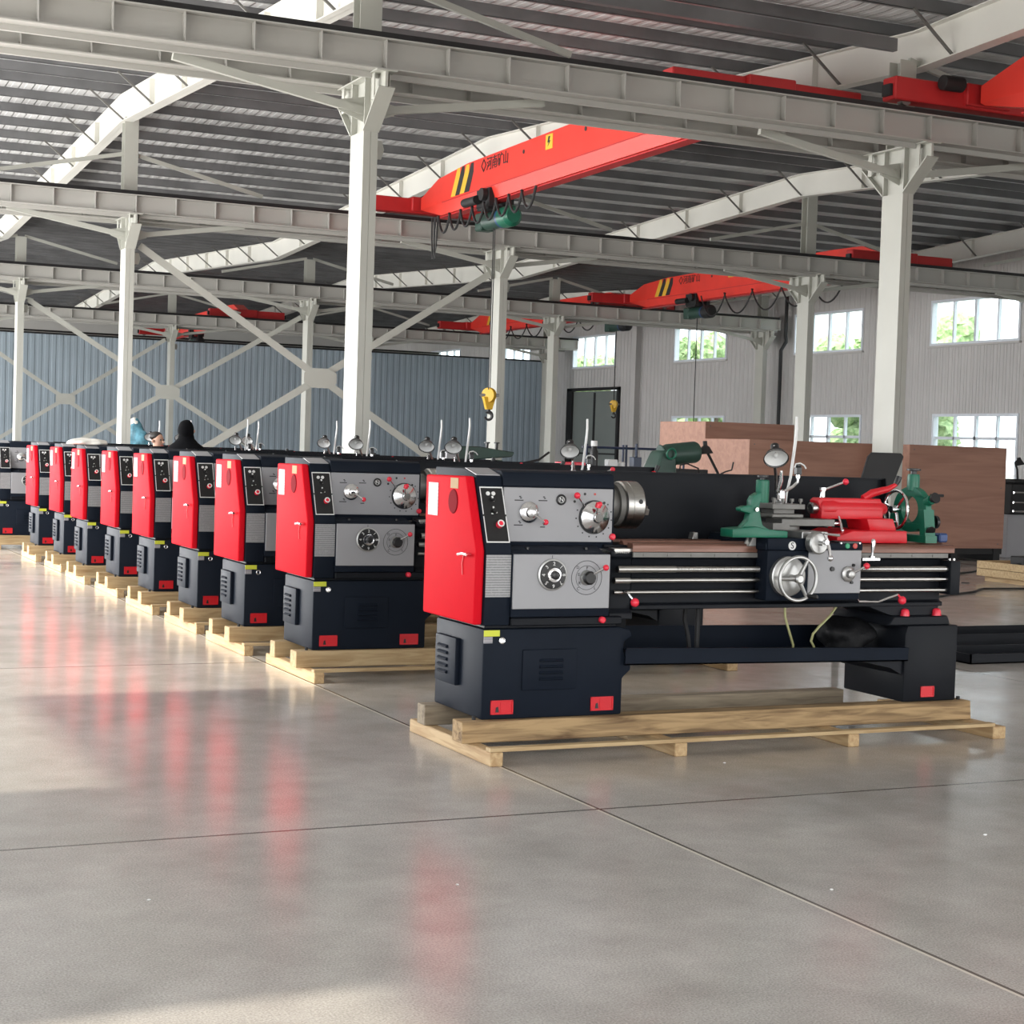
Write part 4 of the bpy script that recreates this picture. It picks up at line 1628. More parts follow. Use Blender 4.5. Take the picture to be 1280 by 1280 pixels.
    ts = b.build('tailstock', 'red2', R, bevel=0.010, seg=2)
    b = LM()
    b.lathe([(0.024, 0.0), (0.036, 0.002), (0.036, 0.02), (0.034, 0.10)], (2.315, TY, 1.392), (1, 0, 0), 24, caps=False)
    b.lathe([(0.024, 0.0), (0.018, 0.06), (0.001, 0.061)], (2.315, TY, 1.392), (1, 0, 0), 24, caps=False)
    b.build('quill', 'steel', ts, recalc=False)
    b = LM()
    b.lathe([(0.0235, 0.003), (0.001, 0.004)], (2.315, TY, 1.392), (1, 0, 0), 20, caps=False)
    b.build('quill_bore', 'black', ts)
    b = LM()
    b.lathe([(0.022, 0), (0.018, 0.012), (0.018, 0.045), (0.024, 0.05), (0.024, 0.068)], (2.405, TY, 1.452), (0, 0, 1), 16)
    b.cyl((2.405, TY - 0.01, 1.506), (2.51, TY - 0.07, 1.556), 0.007, seg=10)
    b.build('quill_clamp', 'chrome', ts)
    b = LM()
    b.ball((2.522, TY - 0.076, 1.561), 0.020)
    b.build('lever_ball', 'redball', ts)
    b = LM()
    b.tube([(2.70, TY - 0.02, 1.458), (2.76, TY - 0.03, 1.492), (2.87, TY - 0.05, 1.522), (2.925, TY - 0.06, 1.552)], [0.022, 0.026, 0.020, 0.012], 12)
    b.build('clamp_arm', 'red2', ts)
    b = LM()
    b.tube([(2.922, TY - 0.06, 1.550), (2.935, TY - 0.06, 1.575), (2.945, TY - 0.06, 1.602)], [0.013, 0.018, 0.019], 12)
    b.build('grip', 'black', ts)
    hwc = Vector((2.975, TY, 1.392))
    b = LM()
    b.torus(hwc, (1, 0, 0), 0.120, 0.011, 44, 10)
    b.lathe([(0.022, -0.04), (0.026, 0.0), (0.022, 0.03)], hwc, (1, 0, 0), 18)
    for a in (15, 135, 255):
        a = radians(a)
        e = Vector((-0.02, cos(a), sin(a)))
        b.tube([hwc + Vector((0.0, 0, 0)), hwc + Vector((0, cos(a), sin(a))) * 0.12], [0.012, 0.009], 10)
    b.build('tailstock_wheel', 'chrome', ts)
    b = LM()
    b.lathe([(0.01, 0), (0.013, 0.03), (0.010, 0.07)], hwc + Vector((0, 0.085, -0.085)), (1, 0, 0), 12)
    b.build('wheel_handle', 'chrome', ts)

    # ---- splash guard and chip tray
    b = LM()
    b.box(0.868, 0.66, 0.81, 3.16, 0.672, 1.582)
    b.box(0.868, 0.66, 0.50, 1.26, 0.672, 0.81)
    b.box(0.868, 0.64, 1.574, 3.16, 0.674, 1.584)
    b.prism([(0.66, 0.80), (0.66, 1.582), (0.62, 1.582), (0.56, 1.25), (0.56, 0.80)], 'x', 3.16, 3.168)
    b.build('splash_guard', 'navy2', R)
    b = LM()
    t = 0.008
    x0, x1, y0, y1, z0 = 0.886, 2.895, -0.025, 0.70, 0.482

    def sz(x):
        return z0 - 0.012 * (x - x0)
    b.loft([[(x, y0, sz(x)), (x, y1, sz(x)), (x, y1, sz(x) + t), (x, y0, sz(x) + t)] for x in (x0, x1)])
    b.loft([[(x, y0, sz(x)), (x, y0 + t, sz(x)), (x, y0 + t, sz(x) + 0.095 - 0.008 * (x - x0)), (x, y0, sz(x) + 0.095 - 0.008 * (x - x0))] for x in (x0, x1)])
    b.loft([[(x, y1 - t, sz(x)), (x, y1, sz(x)), (x, y1, sz(x) + 0.15), (x, y1 - t, sz(x) + 0.15)] for x in (x0, x1)])
    b.loft([[(x, y0 - 0.006, sz(x) + 0.09 - 0.008 * (x - x0)), (x, y0 + 0.018, sz(x) + 0.09 - 0.008 * (x - x0)), (x, y0 + 0.018, sz(x) + 0.099 - 0.008 * (x - x0)), (x, y0 - 0.006, sz(x) + 0.099 - 0.008 * (x - x0))] for x in (x0, x1)])
    b.build('chip_tray', 'navy', R)
    b = LM()
    b.prism([(2.55, 0.462), (2.895, 0.462), (2.895, 0.36), (2.80, 0.41)], 'y', 0.02, 0.66)
    b.build('tray_chute', 'navy2', R)
    # hanging leads over the tray
    b = LM()
    b.tube([(1.47, 0.30, 0.80), (1.475, 0.32, 0.70), (1.51, 0.33, 0.60), (1.53, 0.34, 0.505)], 0.014, 8)
    b.build('cable', 'rubber', R)
    b = LM()
    b.tube([(1.57, 0.32, 0.80), (1.575, 0.33, 0.66), (1.58, 0.34, 0.505)], 0.016, 8)
    b.build('cable', 'rubber', R)
    b = LM()
    b.tube([(2.000, 0.03, 0.795), (2.005, 0.03, 0.74), (2.02, 0.02, 0.68), (2.05, 0.03, 0.62), (2.09, 0.06, 0.565), (2.12, 0.10, 0.50)], 0.0075, 8)
    b.build('drain_hose', 'hose', R)
    b = LM()
    b.tube([(2.39, 0.05, 0.795), (2.33, 0.03, 0.74), (2.25, 0.02, 0.68), (2.205, 0.02, 0.635), (2.20, 0.03, 0.59), (2.24, 0.05, 0.545), (2.31, 0.10, 0.49)], 0.0075, 8)
    b.build('drain_hose', 'hose', R)
    return R


LATHES = [
    # X0, Y0, carriage shift, label
    (3.83, 8.49, 0.0, 'front lathe of the row, nearest of all, green steady rest on its bed'),
    (3.90, 11.66, 0.13, 'second lathe from the front of the row, red end cover, behind an empty floor gap'),
    (3.85, 13.25, -0.14, 'third lathe from the front of the row, red end cover and louvred grey base end'),
    (3.86, 14.77, 0.22, 'fourth lathe from the front of the row, with red end cover'),
    (3.85, 16.39, 0.10, 'fifth lathe from the front of the row, with red end cover'),
    (3.89, 18.16, 0.31, 'sixth lathe from the front, just before the one with the white bag'),
    (3.86, 19.77, -0.24, 'seventh lathe from the front, a white plastic bag lying on its red end cover'),
    (3.92, 21.57, 0.37, 'eighth lathe from the front of the row, just behind the one with the white bag'),
    (3.90, 23.29, -0.08, 'ninth lathe from the front, the last one whose red end cover shows'),
    (3.72, 25.60, 0.20, 'tenth and last lathe of the row, only its front panels showing'),
]
proto = make_lathe()
KM = kid_map()
for i, (x0, y0, dx, lab) in enumerate(LATHES):
    o = proto if i == 0 else copy_tree(proto, KM)
    o.location = (x0, y0, PZ)
    tag(o, lab, 'lathe', 'lathes in the row')
    LATHES[i] = (x0, y0, dx, lab, o)
KM2 = kid_map()
for (x0, y0, dx, lab, o) in LATHES:
    if dx:
        for c in KM2.get(o.name, []):
            if c.get('c'):
                c.location.x += dx
for o in bpy.data.objects:
    if 'c' in o:
        del o['c']


# ---------------------------------------------------------------- pallets
def make_pallet(first):
    R = empty('wooden_skid', (0, 0, 0))
    for k, (x, w) in enumerate(((-0.085, 0.075), (1.055, 0.08), (2.24, 0.08), (3.33, 0.10))):
        b = MB()
        b.box(x, -0.33, 0.0, x + w, 0.84, 0.076)
        b.build('cross_piece', 'pineY', R, bevel=0.005)
    b = MB()
    n = 14
    rings = []
    for i in range(n + 1):
        x = -0.13 + 3.52 * i / n
        j = 0.006 * sin(i * 2.1) if first else 0.0
        rings.append([(x, -0.045 + j, 0.077), (x, 0.095, 0.077), (x, 0.095, PZ - 0.001), (x, -0.045 - j, PZ - 0.001)])
    b.loft(rings)
    b.build('long_beam', 'bark' if first else 'pine', R, bevel=0.004)
    b = MB()
    b.box(-0.10, 0.575, 0.077, 2.86 if first else 3.36, 0.69, PZ - 0.001)
    b.build('long_beam', 'greywood' if first else 'pine', R, bevel=0.004)
    b = MB()
    b.box(-0.085, -0.325, 0.077, 3.35, -0.265, 0.098)
    b.build('tie_board', 'pine', R, bevel=0.002)
    for x in (0.03, 3.405):
        b = MB()
        b.cyl((x - 0.06, 0.03, PZ - 0.001), (x - 0.06, 0.03, PZ + 0.02), 0.012, seg=8)
        b.build('anchor_bolt', 'matblack', R)
    return R


SK = ['under the front lathe of the row, its beam bark-stained', 'under the second lathe, pale and sunlit at its end', 'under the third lathe from the front', 'under the fourth lathe from the front', 'under the fifth lathe from the front', 'under the sixth lathe from the front', 'under the seventh lathe, the one with the white bag', 'under the eighth lathe from the front', 'under the ninth lathe, darker timber', 'under the tenth and last lathe']
p0 = make_pallet(True)
p1 = make_pallet(False)
KM = kid_map()
for i, (x0, y0, dx, lab, o) in enumerate(LATHES):
    p = p0 if i == 0 else (p1 if i == 1 else copy_tree(p1, KM))
    p.location = (x0, y0, 0)
    tag(p, 'wooden skid pallet ' + SK[i], 'pallet', 'wooden skids under the lathes')

X0, Y0 = LATHES[0][0], LATHES[0][1]

# ---------------------------------------------------------------- steady rests (loose accessories on the front lathe)
R = tag(empty('steady_rest', (X0 + 3.105, Y0 + 0.26, 1.1895)), 'green steady rest with round opening, standing on the bed end behind the red tailstock', 'steady rest')
b = MB()
b.loft([[(-0.045, y, z) for y, z in ((-0.20, 0.0), (0.20, 0.0), (0.20, 0.045), (-0.20, 0.045))], [(0.045, y, z) for y, z in ((-0.20, 0.0), (0.20, 0.0), (0.20, 0.045), (-0.20, 0.045))]])
for s_ in (-1, 1):
    b.loft([[(x, s_ * 0.19, 0.04), (x, s_ * 0.135, 0.04), (x, s_ * 0.115, 0.21), (x, s_ * 0.165, 0.21)] for x in (-0.04, 0.04)])
b.loft([[(x, y, z) for y, z in ((-0.14, 0.085), (0.14, 0.085), (0.14, 0.115), (-0.14, 0.115))] for x in (-0.03, 0.03)])
rings_o = [(0.165 * cos(2 * pi * k / 40), 0.205 + 0.145 * sin(2 * pi * k / 40)) for k in range(40)]
rings_i = [(0.085 * cos(2 * pi * k / 40), 0.205 + 0.085 * sin(2 * pi * k / 40)) for k in range(40)]
for k in range(40):
    k2 = (k + 1) % 40
    b.loft([[(x, *rings_o[k]), (x, *rings_o[k2]), (x, *rings_i[k2]), (x, *rings_i[k])] for x in (-0.022, 0.022)])
b.build('ring_frame', 'green', R, bevel=0.0)
b = MB()
b.lathe([(0.040, 0), (0.040, 0.09), (0.036, 0.105)], (0, 0, 0.325), (0, 0, 1), 20)
b.build('jaw_housing', 'green', R)
b = MB()
b.lathe([(0.02, 0), (0.02, 0.02), (0.046, 0.024), (0.046, 0.034), (0.02, 0.038)], (0, 0, 0.43), (0, 0, 1), 16)
b.build('jaw_knob', 'black', R)
for (a, l) in ((20, 0.11), (-35, 0.08)):
    b = MB()
    d_ = Vector((0, -cos(radians(a)), sin(radians(a))))
    o_ = Vector((0.0, 0, 0.205)) + d_ * 0.15
    b.cyl(o_, o_ + d_ * 0.05, 0.03, seg=14)
    b.build('jaw_housing', 'green', R)
    b = MB()
    b.cyl(o_ + d_ * 0.05, o_ + d_ * (0.05 + l * 0.3), 0.018, seg=12)
    b.cyl(o_ + d_ * (0.05 + l * 0.3), o_ + d_ * (0.06 + l * 0.3), 0.035, seg=12)
    b.build('jaw_knob', 'black', R)
b = MB()
b.cyl((0.045, -0.12, 0.30), (0.13, -0.14, 0.30), 0.010, seg=10)
b.build('clamp_stud', 'black', R)
b = MB()
b.cyl((0.045, -0.12, 0.13), (0.075, -0.125, 0.13), 0.014, seg=10)
b.cyl((0.075, -0.125, 0.13), (0.095, -0.125, 0.13), 0.042, seg=16)
b.build('clamp_knob', 'black', R)
b = MB()
b.box(0.10, -0.16, 0.002, 0.17, -0.08, 0.06)
tag(b.build('blue_block', 'blue', None, bevel=0.01, loc=(X0 + 3.105, Y0 + 0.26, 1.1895)), 'small blue block on the bed end beside the green steady rest', 'block')

R = tag(empty('follow_rest', (X0 + 1.72, Y0 - 0.02, 1.2235)), 'green C-shaped follow rest standing on the carriage left of the tool post', 'follow rest')
b = MB()
b.prism([(-0.185, 0.0), (0.20, 0.0), (0.20, 0.040), (0.06, 0.050), (-0.02, 0.065), (-0.185, 0.050)], 'y', -0.07, 0.07)
b.prism([(-0.10, 0.055), (-0.055, 0.10), (-0.045, 0.14), (-0.11, 0.155), (-0.11, 0.175), (-0.075, 0.185), (-0.035, 0.185), (-0.035, 0.215), (-0.02, 0.245), (0.015, 0.265), (0.06, 0.265), (0.06, 0.215), (0.025, 0.205), (0.02, 0.18), (0.035, 0.11), (0.05, 0.07), (0.10, 0.045)], 'y', -0.03, 0.03)
b.build('casting', 'green', R, bevel=0.006, seg=2)
b = MB()
b.lathe([(0.038, 0), (0.040, 0.01), (0.040, 0.13), (0.036, 0.135)], (0.055, 0, 0.205), (0, 0, 1), 20)
b.build('jaw_housing', 'green', R)
b = MB()
b.lathe([(0.014, 0), (0.014, 0.012), (0.034, 0.016), (0.034, 0.026), (0.014, 0.03)], (0.055, 0, 0.34), (0, 0, 1), 16)
b.build('jaw_knob', 'black', R)
b = MB()
b.cyl((-0.005, -0.03, 0.165), (-0.005, -0.045, 0.165), 0.013, seg=12)
b.build('screw', 'steel', R)


# crumpled dark sheet in the tray of the front lathe
def lumpy(name, c, rad, mat_, n=3, amp=0.25, seed=1, flat=None, parent=None):
    rnd = random.Random(seed)
    bm = bmesh.new()
    bmesh.ops.create_icosphere(bm, subdivisions=n, radius=1)
    ph = [(Vector((rnd.uniform(-1, 1), rnd.uniform(-1, 1), rnd.uniform(-1, 1))) * rnd.uniform(2, 7), rnd.uniform(0, 6)) for _ in range(10)]
    for v in bm.verts:
        d_ = sum(sin(v.co.dot(k) + p) for k, p in ph) / 10
        v.co *= 1 + amp * d_ * 2
        v.co = Vector((v.co.x * rad[0], v.co.y * rad[1], v.co.z * rad[2]))
        if flat is not None and v.co.z < flat:
            v.co.z = flat
    me = bpy.data.meshes.new(name)
    bm.to_mesh(me)
    bm.free()
    me.materials.append(M[mat_])
    smooth_angle(me, 50)
    o = bpy.data.objects.new(name, me)
    COL.objects.link(o)
    o.location = c
    if parent:
        o.parent = parent
    return o


tag(lumpy('plastic_sheet', (X0 + 2.63, Y0 + 0.30, 0.582), (0.165, 0.17, 0.12), 'blackp', 4, 0.38, 3, flat=-0.105), 'crumpled black plastic sheet in the front lathe tray, beside the tail pedestal', 'plastic sheet')
o = lumpy('plastic_bag', (3.91, 20.19, 1.612), (0.24, 0.20, 0.055), 'whitep', 4, 0.28, 5, flat=-0.022)
tag(o, 'white plastic bag lying over the top of the seventh lathe', 'bag')

# ---------------------------------------------------------------- plywood crates
def crate(x0, y0, w, d_, h, base, label):
    R = tag(empty('plywood_crate', (x0, y0, 0)), label, 'crate', 'plywood crates')
    b = MB()
    b.box(0, 0, base, w, d_, base + h)
    b.build('plywood_box', 'ply', R, bevel=0.006)
    b = MB()
    for k in range(3):
        x = 0.06 + (w - 0.26) * k / 2
        b.box(x, 0.01, 0, x + 0.14, d_ - 0.01, base)
    b.box(0.0, 0.03, base * 0.55, w, 0.12, base)
    b.build('skid_base', 'matblack', R)
    b = MB()
    for (xx, zz) in ((0.1, base + 0.08), (w - 0.1, base + h * 0.6), (w - 0.12, base + 0.08), (0.1, base + h - 0.08)):
        b.cyl((xx, 0.002, zz), (xx, -0.006, zz), 0.012, seg=8)
    b.build('nail_head', 'dsteel', R)
    return R


crate(18.36, 23.3, 2.12, 1.1, 1.77, 0.22, 'tall plywood crate at the right, standing alone in front of the low windows')
crate(15.72, 24.2, 2.58, 1.45, 1.86, 0.13, 'plywood crate in front of the other crate, sunlit left side behind the front lathe')
crate(15.95, 26.0, 1.9, 1.62, 2.17, 0.13, 'taller plywood crate standing behind the wide crate, its top edge above')

# ---------------------------------------------------------------- black parts lying about
b = MB()
for (x0, y0, x1, y1, z0) in ((9.62, 11.28, 11.7, 11.85, 0.0),):
    b.box(x0, y0, z0, x1, y1, z0 + 0.012)
    b.box(x0, y0, z0, x1, y0 + 0.012, z0 + 0.085)
    b.box(x0, y1 - 0.012, z0, x1, y1, z0 + 0.085)
    b.box(x0, y0, z0, x0 + 0.012, y1, z0 + 0.085)
    b.box(x1 - 0.012, y0, z0, x1, y1, z0 + 0.085)
tag(b.build('chip_tray', 'navy2'), 'shallow black metal tray on the floor right of the front lathe, nearer of two', 'tray', 'black trays on the floor')
b = MB()
b.box(10.05, 12.35, 0, 13.2, 13.0, 0.012)
b.box(10.05, 12.35, 0, 13.2, 12.362, 0.12)
b.box(10.05, 12.988, 0, 13.2, 13.0, 0.12)
b.box(10.05, 12.35, 0, 10.062, 13.0, 0.12)
b.box(13.188, 12.35, 0, 13.2, 13.0, 0.12)
tag(b.build('chip_tray', 'navy2'), 'long black metal tray on the floor behind the nearer tray', 'tray', 'black trays on the floor')

b = MB()
b.prism([(-0.02, 0.0), (0.26, 0.0), (0.65, 0.92), (0.62, 0.95), (0.31, 0.95), (0.27, 0.91)], 'y', 0.0, 0.03)
b.prism([(0.23, 0.0), (0.26, 0.0), (0.65, 0.92), (0.62, 0.92)], 'y', 0.03, 0.18)
o = b.build('guard_panel', 'matblack', None, bevel=0.006, loc=(8.75, 12.0, 0.82))
tag(o, 'black slanted sheet guard rising behind the red tailstock and splash guard', 'guard panel')
b = MB()
b.box(0.0, 0.01, -0.80, 0.05, 0.05, 0.02)
b.box(0.19, 0.01, -0.80, 0.24, 0.05, 0.02)
b.box(-0.05, -0.1, -0.82, 0.29, 0.18, -0.80)
b.build('support', 'matblack', o)

# ---------------------------------------------------------------- right: crate base with parts, dark machine
R = tag(empty('pallet_crate', (16.62, 18.45, 0)), 'low open pine crate at the right edge holding a red and a black part', 'crate')
b = MB()
for x in (0.12, 0.75, 1.4):
    b.box(x, 0.0, 0.0, x + 0.10, 0.95, 0.08)
b.build('skid', 'pineY', R)
for (z0, z1) in ((0.08, 0.185), (0.19, 0.295)):
    b = MB()
    b.box(0, -0.02, z0, 1.7, 0.0, z1)
    b.box(0, 0.95, z0, 1.7, 0.97, z1)
    b.box(-0.02, -0.02, z0, 0.0, 0.97, z1)
    b.box(1.7, -0.02, z0, 1.72, 0.97, z1)
    b.build('side_board', 'pine', R, bevel=0.003)
b = MB()
b.box(0, 0, 0.08, 1.7, 0.95, 0.10)
b.build('deck', 'pine', R)
b = MB()
b.box(16.33, 18.6, 0.102, 16.62, 18.9, 0.40)
b.cyl((16.33, 18.7, 0.25), (16.28, 18.7, 0.25), 0.06, seg=14)
tag(b.build('motor_unit', 'matblack', None, bevel=0.015, loc=(0.42, 0, 0)), 'black motor block in the low pine crate at the right edge', 'motor')
b = MB()
b.prism([(16.66, 0.102), (17.0, 0.102), (16.96, 0.34), (16.70, 0.36)], 'y', 18.62, 18.95)
tag(b.build('red_casting', 'crane_d', None, bevel=0.015, loc=(0.42, 0, 0)), 'red casting beside the black block in the low pine crate', 'casting')
b = MB()
b.prism([(17.05, 0.102), (17.6, 0.102), (17.55, 0.40), (17.1, 0.38)], 'y', 18.65, 18.98)
tag(b.build('wooden_box', 'tan', None, bevel=0.015, loc=(0.42, 0, 0)), 'tan box at the right end of the low pine crate', 'box')
b = MB()
b.lathe([(0.016, 0), (0.016, 0.22), (0.024, 0.23), (0.024, 0.33), (0.01, 0.34)], (16.94, 18.72, 0.402), (0, 0, 1), 12)
tag(b.build('handle_rod', 'tan'), 'upright pale handle standing on the black motor block', 'handle')

R = tag(empty('machine_tool', (21.25, 24.0, 0)), 'dark machine tool cut by the right edge, behind the lone tall crate', 'machine')
b = MB()
b.box(0, 0, 0.80, 2.4, 0.7, 1.36)
b.box(0.12, 0.05, 1.36, 2.2, 0.6, 1.44)
b.build('machine_body', 'matblack', R, bevel=0.02)
b = MB()
b.box(0.02, 0.1, 0.0, 0.55, 0.65, 0.80)
b.build('pedestal', 'grey', R, bevel=0.01)
b = MB()
b.box(1.8, 0.1, 0.0, 2.35, 0.65, 0.80)
b.build('pedestal', 'grey', R, bevel=0.01)
for z in (0.86, 1.02, 1.2):
    b = MB()
    b.cyl((0.02, -0.03, z), (2.3, -0.03, z), 0.018, seg=10)
    b.build('rod', 'chrome', R)
b = MB()
b.tube([(0.3, 0.2, 1.44), (0.28, 0.2, 1.62), (0.22, 0.2, 1.74), (0.3, 0.2, 1.80)], 0.018, 8)
b.build('lamp_arm', 'matblack', R)
b = MB()
b.lathe([(0.09, 0), (0.05, 0.08), (0.03, 0.14)], (0.34, 0.2, 1.70), (-0.2, 0.1, 1), 18)
b.build('lamp_shade', 'matblack', R)


# floor cables
def floor_cable(pts, label):
    b = MB()
    P = [Vector((x, y, 0.014)) for x, y in pts]
    out = []
    for a_, b_ in zip(P, P[1:]):
        for k in range(6):
            out.append(a_.lerp(b_, k / 6))
    out.append(P[-1])
    b.tube(out, 0.014, 6)
    tag(b.build('floor_cable', 'rubber'), label, 'cable', 'cables on the floor')


floor_cable([(13.6, 16.8), (14.24, 17.18), (15.0, 17.57), (15.3, 17.85), (15.51, 18.01), (16.19, 17.96), (17.4, 17.8)], 'black cable on the floor passing in front of the low pine crate')
floor_cable([(16.4, 20.2), (17.14, 20.51), (17.7, 20.81), (18.3, 21.3), (18.6, 21.6), (18.7, 20.6), (17.9, 19.7)], 'black cable on the floor running behind the low pine crate')
b = MB()
b.lathe([(0.06, 0), (0.055, 0.012), (0.02, 0.014)], (16.05, 19.0, 0.0), (0, 0, 1), 16)
tag(b.build('drain_cover', 'matblack'), 'small dark round drain cover on the floor beside the low pine crate', 'drain cover')
for i, (x, y_, s_, w_) in enumerate(((5.28, 6.04, 0.007, 'white chip of debris on the floor in front of the right end of the skid'), (5.06, 7.92, 0.006, 'tiny white paper scrap on the floor before the front skid'), (4.0, 5.45, 0.006, 'pale scrap beside the white floor joint'), (1.45, 6.13, 0.005, 'tiny pale speck lying on the open floor at the left'), (2.62, 5.98, 0.005, 'tiny pale speck on the floor between the red reflections'))):
    o = lumpy('debris', (x, y_, s_ * 0.4), (s_ * 1.4, s_, s_ * 0.5), 'white', 2, 0.3, 20 + i)
    tag(o, w_, 'debris', kind='thing')

# ---------------------------------------------------------------- behind the row: rack with parts, green machines
R = tag(empty('steel_rack', (9.85, 19.7, 0)), 'black steel rack behind the front lathe, loaded with small parts and blue clamps', 'rack')
b = MB()
b.box(0, 0, 1.42, 2.3, 0.9, 1.50)
b.box(0.05, 0.05, 0.9, 2.25, 0.85, 0.94)
b.build('shelf', 'matblack', R, bevel=0.006)
for x in (0.03, 2.21):
    for y_ in (0.03, 0.81):
        b = MB()
        b.box(x, y_, 0, x + 0.06, y_ + 0.06, 1.42)
        b.build('leg', 'matblack', R)
b = MB()
b.cyl((0.55, 0.35, 1.755), (2.2, 0.35, 1.755), 0.016, seg=8)
for x in (0.62, 0.72, 1.17, 1.22, 2.12):
    b.cyl((x, 0.35, 1.50), (x, 0.35, 1.80), 0.016, seg=8)
tag(b.build('clamp_bar', 'dblue', None, loc=(9.85, 19.7, 0)), 'long dark blue bar held on uprights over the steel rack', 'bar')
b = MB()
b.lathe([(0.055, 0), (0.055, 0.20), (0.04, 0.23), (0.04, 0.31)], (10.50, 19.9, 1.50), (0, 0, 1), 16)
o = tag(b.build('bottle', 'black'), 'black bottle with white cap standing on the steel rack', 'bottle')
b = MB()
b.lathe([(0.044, 0), (0.044, 0.07)], (10.50, 19.9, 1.77), (0, 0, 1), 16)
b.build('cap', 'white', o)
b = MB()
b.box(10.70, 19.85, 1.50, 10.84, 19.98, 1.60)
tag(b.build('carton', 'white', None, bevel=0.01), 'white box among the parts on the steel rack', 'box')
b = MB()
b.lathe([(0.05, 0), (0.05, 0.06), (0.03, 0.07)], (10.93, 19.92, 1.50), (0, 0, 1), 14)
tag(b.build('jar', 'white'), 'small white jar beside the white box on the steel rack', 'jar')
b = MB()
b.box(11.08, 19.85, 1.50, 11.20, 19.98, 1.64)
b.cyl((11.14, 19.9, 1.64), (11.14, 19.9, 1.82), 0.02, seg=10)
tag(b.build('clamp', 'dblue', None, bevel=0.01), 'blue screw clamp standing on the steel rack', 'clamp')
b = MB()
b.prism([(11.30, 1.50), (11.52, 1.50), (11.48, 1.58), (11.34, 1.60)], 'y', 19.85, 20.0)
tag(b.build('grey_casting', 'alu', None, bevel=0.01), 'grey metal casting at the right end of the steel rack', 'casting')
b = MB()
b.box(10.02, 19.85, 1.50, 10.36, 20.1, 1.55)
tag(b.build('red_tray', 'redball', None, bevel=0.01), 'small red tray at the left end of the steel rack', 'tray')

R = tag(empty('milling_machine', (9.56, 16.0, 0)), 'dark green milling head with black lamp above the front lathe splash guard', 'milling machine')
b = MB()
b.box(-0.28, 0.0, 0.0, 0.30, 0.5, 0.30)
b.box(-0.16, 0.1, 0.30, 0.16, 0.45, 1.45)
b.build('column', 'dgreen', R, bevel=0.02)
b = MB()
b.lathe([(0.10, 0), (0.12, 0.05), (0.12, 0.40), (0.10, 0.44)], (-0.16, 0.2, 1.68), (1, -0.05, 0.12), 20)
b.lathe([(0.12, 0), (0.12, 0.02)], (-0.17, 0.2, 1.68), (-1, 0.05, -0.12), 20)
b.build('motor', 'dgreen', R, bevel=0.008)
b = MB()
b.loft([[(-0.34, 0.05, 1.44), (-0.05, 0.05, 1.44), (-0.05, 0.4, 1.44), (-0.34, 0.4, 1.44)], [(-0.24, 0.08, 1.72), (-0.06, 0.08, 1.78), (-0.06, 0.34, 1.78), (-0.24, 0.34, 1.72)]])
b.build('head', 'dgreen', R, bevel=0.02)
b = MB()
b.torus((-0.14, 0.04, 1.70), (0, 1, 0.1), 0.055, 0.012, 24, 8)
b.lathe([(0.045, 0), (0.05, 0.1)], (-0.32, 0.1, 1.44), (0, 0, 1), 14)
b.build('collar', 'green', R)
b = MB()
b.tube([(0.16, 0.2, 1.4), (0.58, 0.2, 1.44), (0.56, 0.2, 1.50), (0.42, 0.2, 1.72)], 0.016, 8)
b.build('lamp_arm', 'matblack', R)
b = MB()
b.lathe([(0.085, 0), (0.05, 0.07), (0.025, 0.09), (0.025, 0.14)], (0.38, 0.18, 1.715), (-0.05, 0.1, 1), 20)
b.build('lamp_shade', 'matblack', R)
b = MB()
b.tube([(0.55, 0.2, 1.47), (0.66, 0.2, 1.52), (0.74, 0.2, 1.54), (0.76, 0.2, 1.63)], 0.009, 6)
b.tube([(-0.05, 0.0, 1.52), (-0.08, -0.05, 1.58), (0.0, -0.06, 1.60), (0.15, -0.05, 1.55), (0.20, 0.0, 1.50), (0.2, 0.1, 1.43)], 0.009, 6)
b.build('cable', 'rubber', R)

R = tag(empty('shaping_machine', (11.2, 26.0, 0)), 'green machine with overhanging ram, seen over the lathe tops beside a column', 'machine')
b = MB()
b.prism([(0.0, 0.0), (0.9, 0.0), (0.8, 1.5), (0.1, 1.5)], 'y', 0, 0.6)
b.build('machine_body', 'dgreen', R, bevel=0.02)
b = MB()
b.prism([(0.0, 1.50), (0.35, 1.50), (1.0, 1.56), (1.05, 1.64), (0.4, 1.72), (0.0, 1.72)], 'y', 0.1, 0.5)
b.build('ram', 'dgreen', R, bevel=0.015)
b = MB()
b.box(-0.25, 0.0, 1.42, -0.02, 0.3, 1.62)
b.build('control_box', 'grey', R, bevel=0.01)
b = MB()
b.box(-0.2, 0.02, 0.0, -0.05, 0.25, 1.42)
b.build('stand', 'dgreen', R)
b = MB()
for x in (0.62, 0.8):
    b.cyl((x, 0.3, 1.66), (x, 0.3, 1.78), 0.025, seg=10)
    b.cyl((x, 0.3, 1.78), (x, 0.3, 1.80), 0.05, seg=10)
b.build('knob', 'black', R)
b = MB()
b.tube([(1.0, 0.3, 1.3), (1.25, 0.3, 1.45), (1.6, 0.3, 1.52), (1.8, 0.3, 1.66)], 0.02, 8)
b.build('cable', 'rubber', R)

# machine wrapped in blue plastic
R = tag(empty('wrapped_machine', (9.42, 42.3, 0)), 'tall bundle wrapped in shiny blue plastic beside a column, behind the lathes', 'wrapped machine')
lumpy('wrapping', (0, 0, 1.03), (0.42, 0.40, 1.02), 'bluep', 4, 0.28, 11, flat=-1.02, parent=R)
lumpy('knotted_top', (-0.12, -0.1, 1.98), (0.15, 0.14, 0.17), 'whitep', 3, 0.3, 12, parent=R)


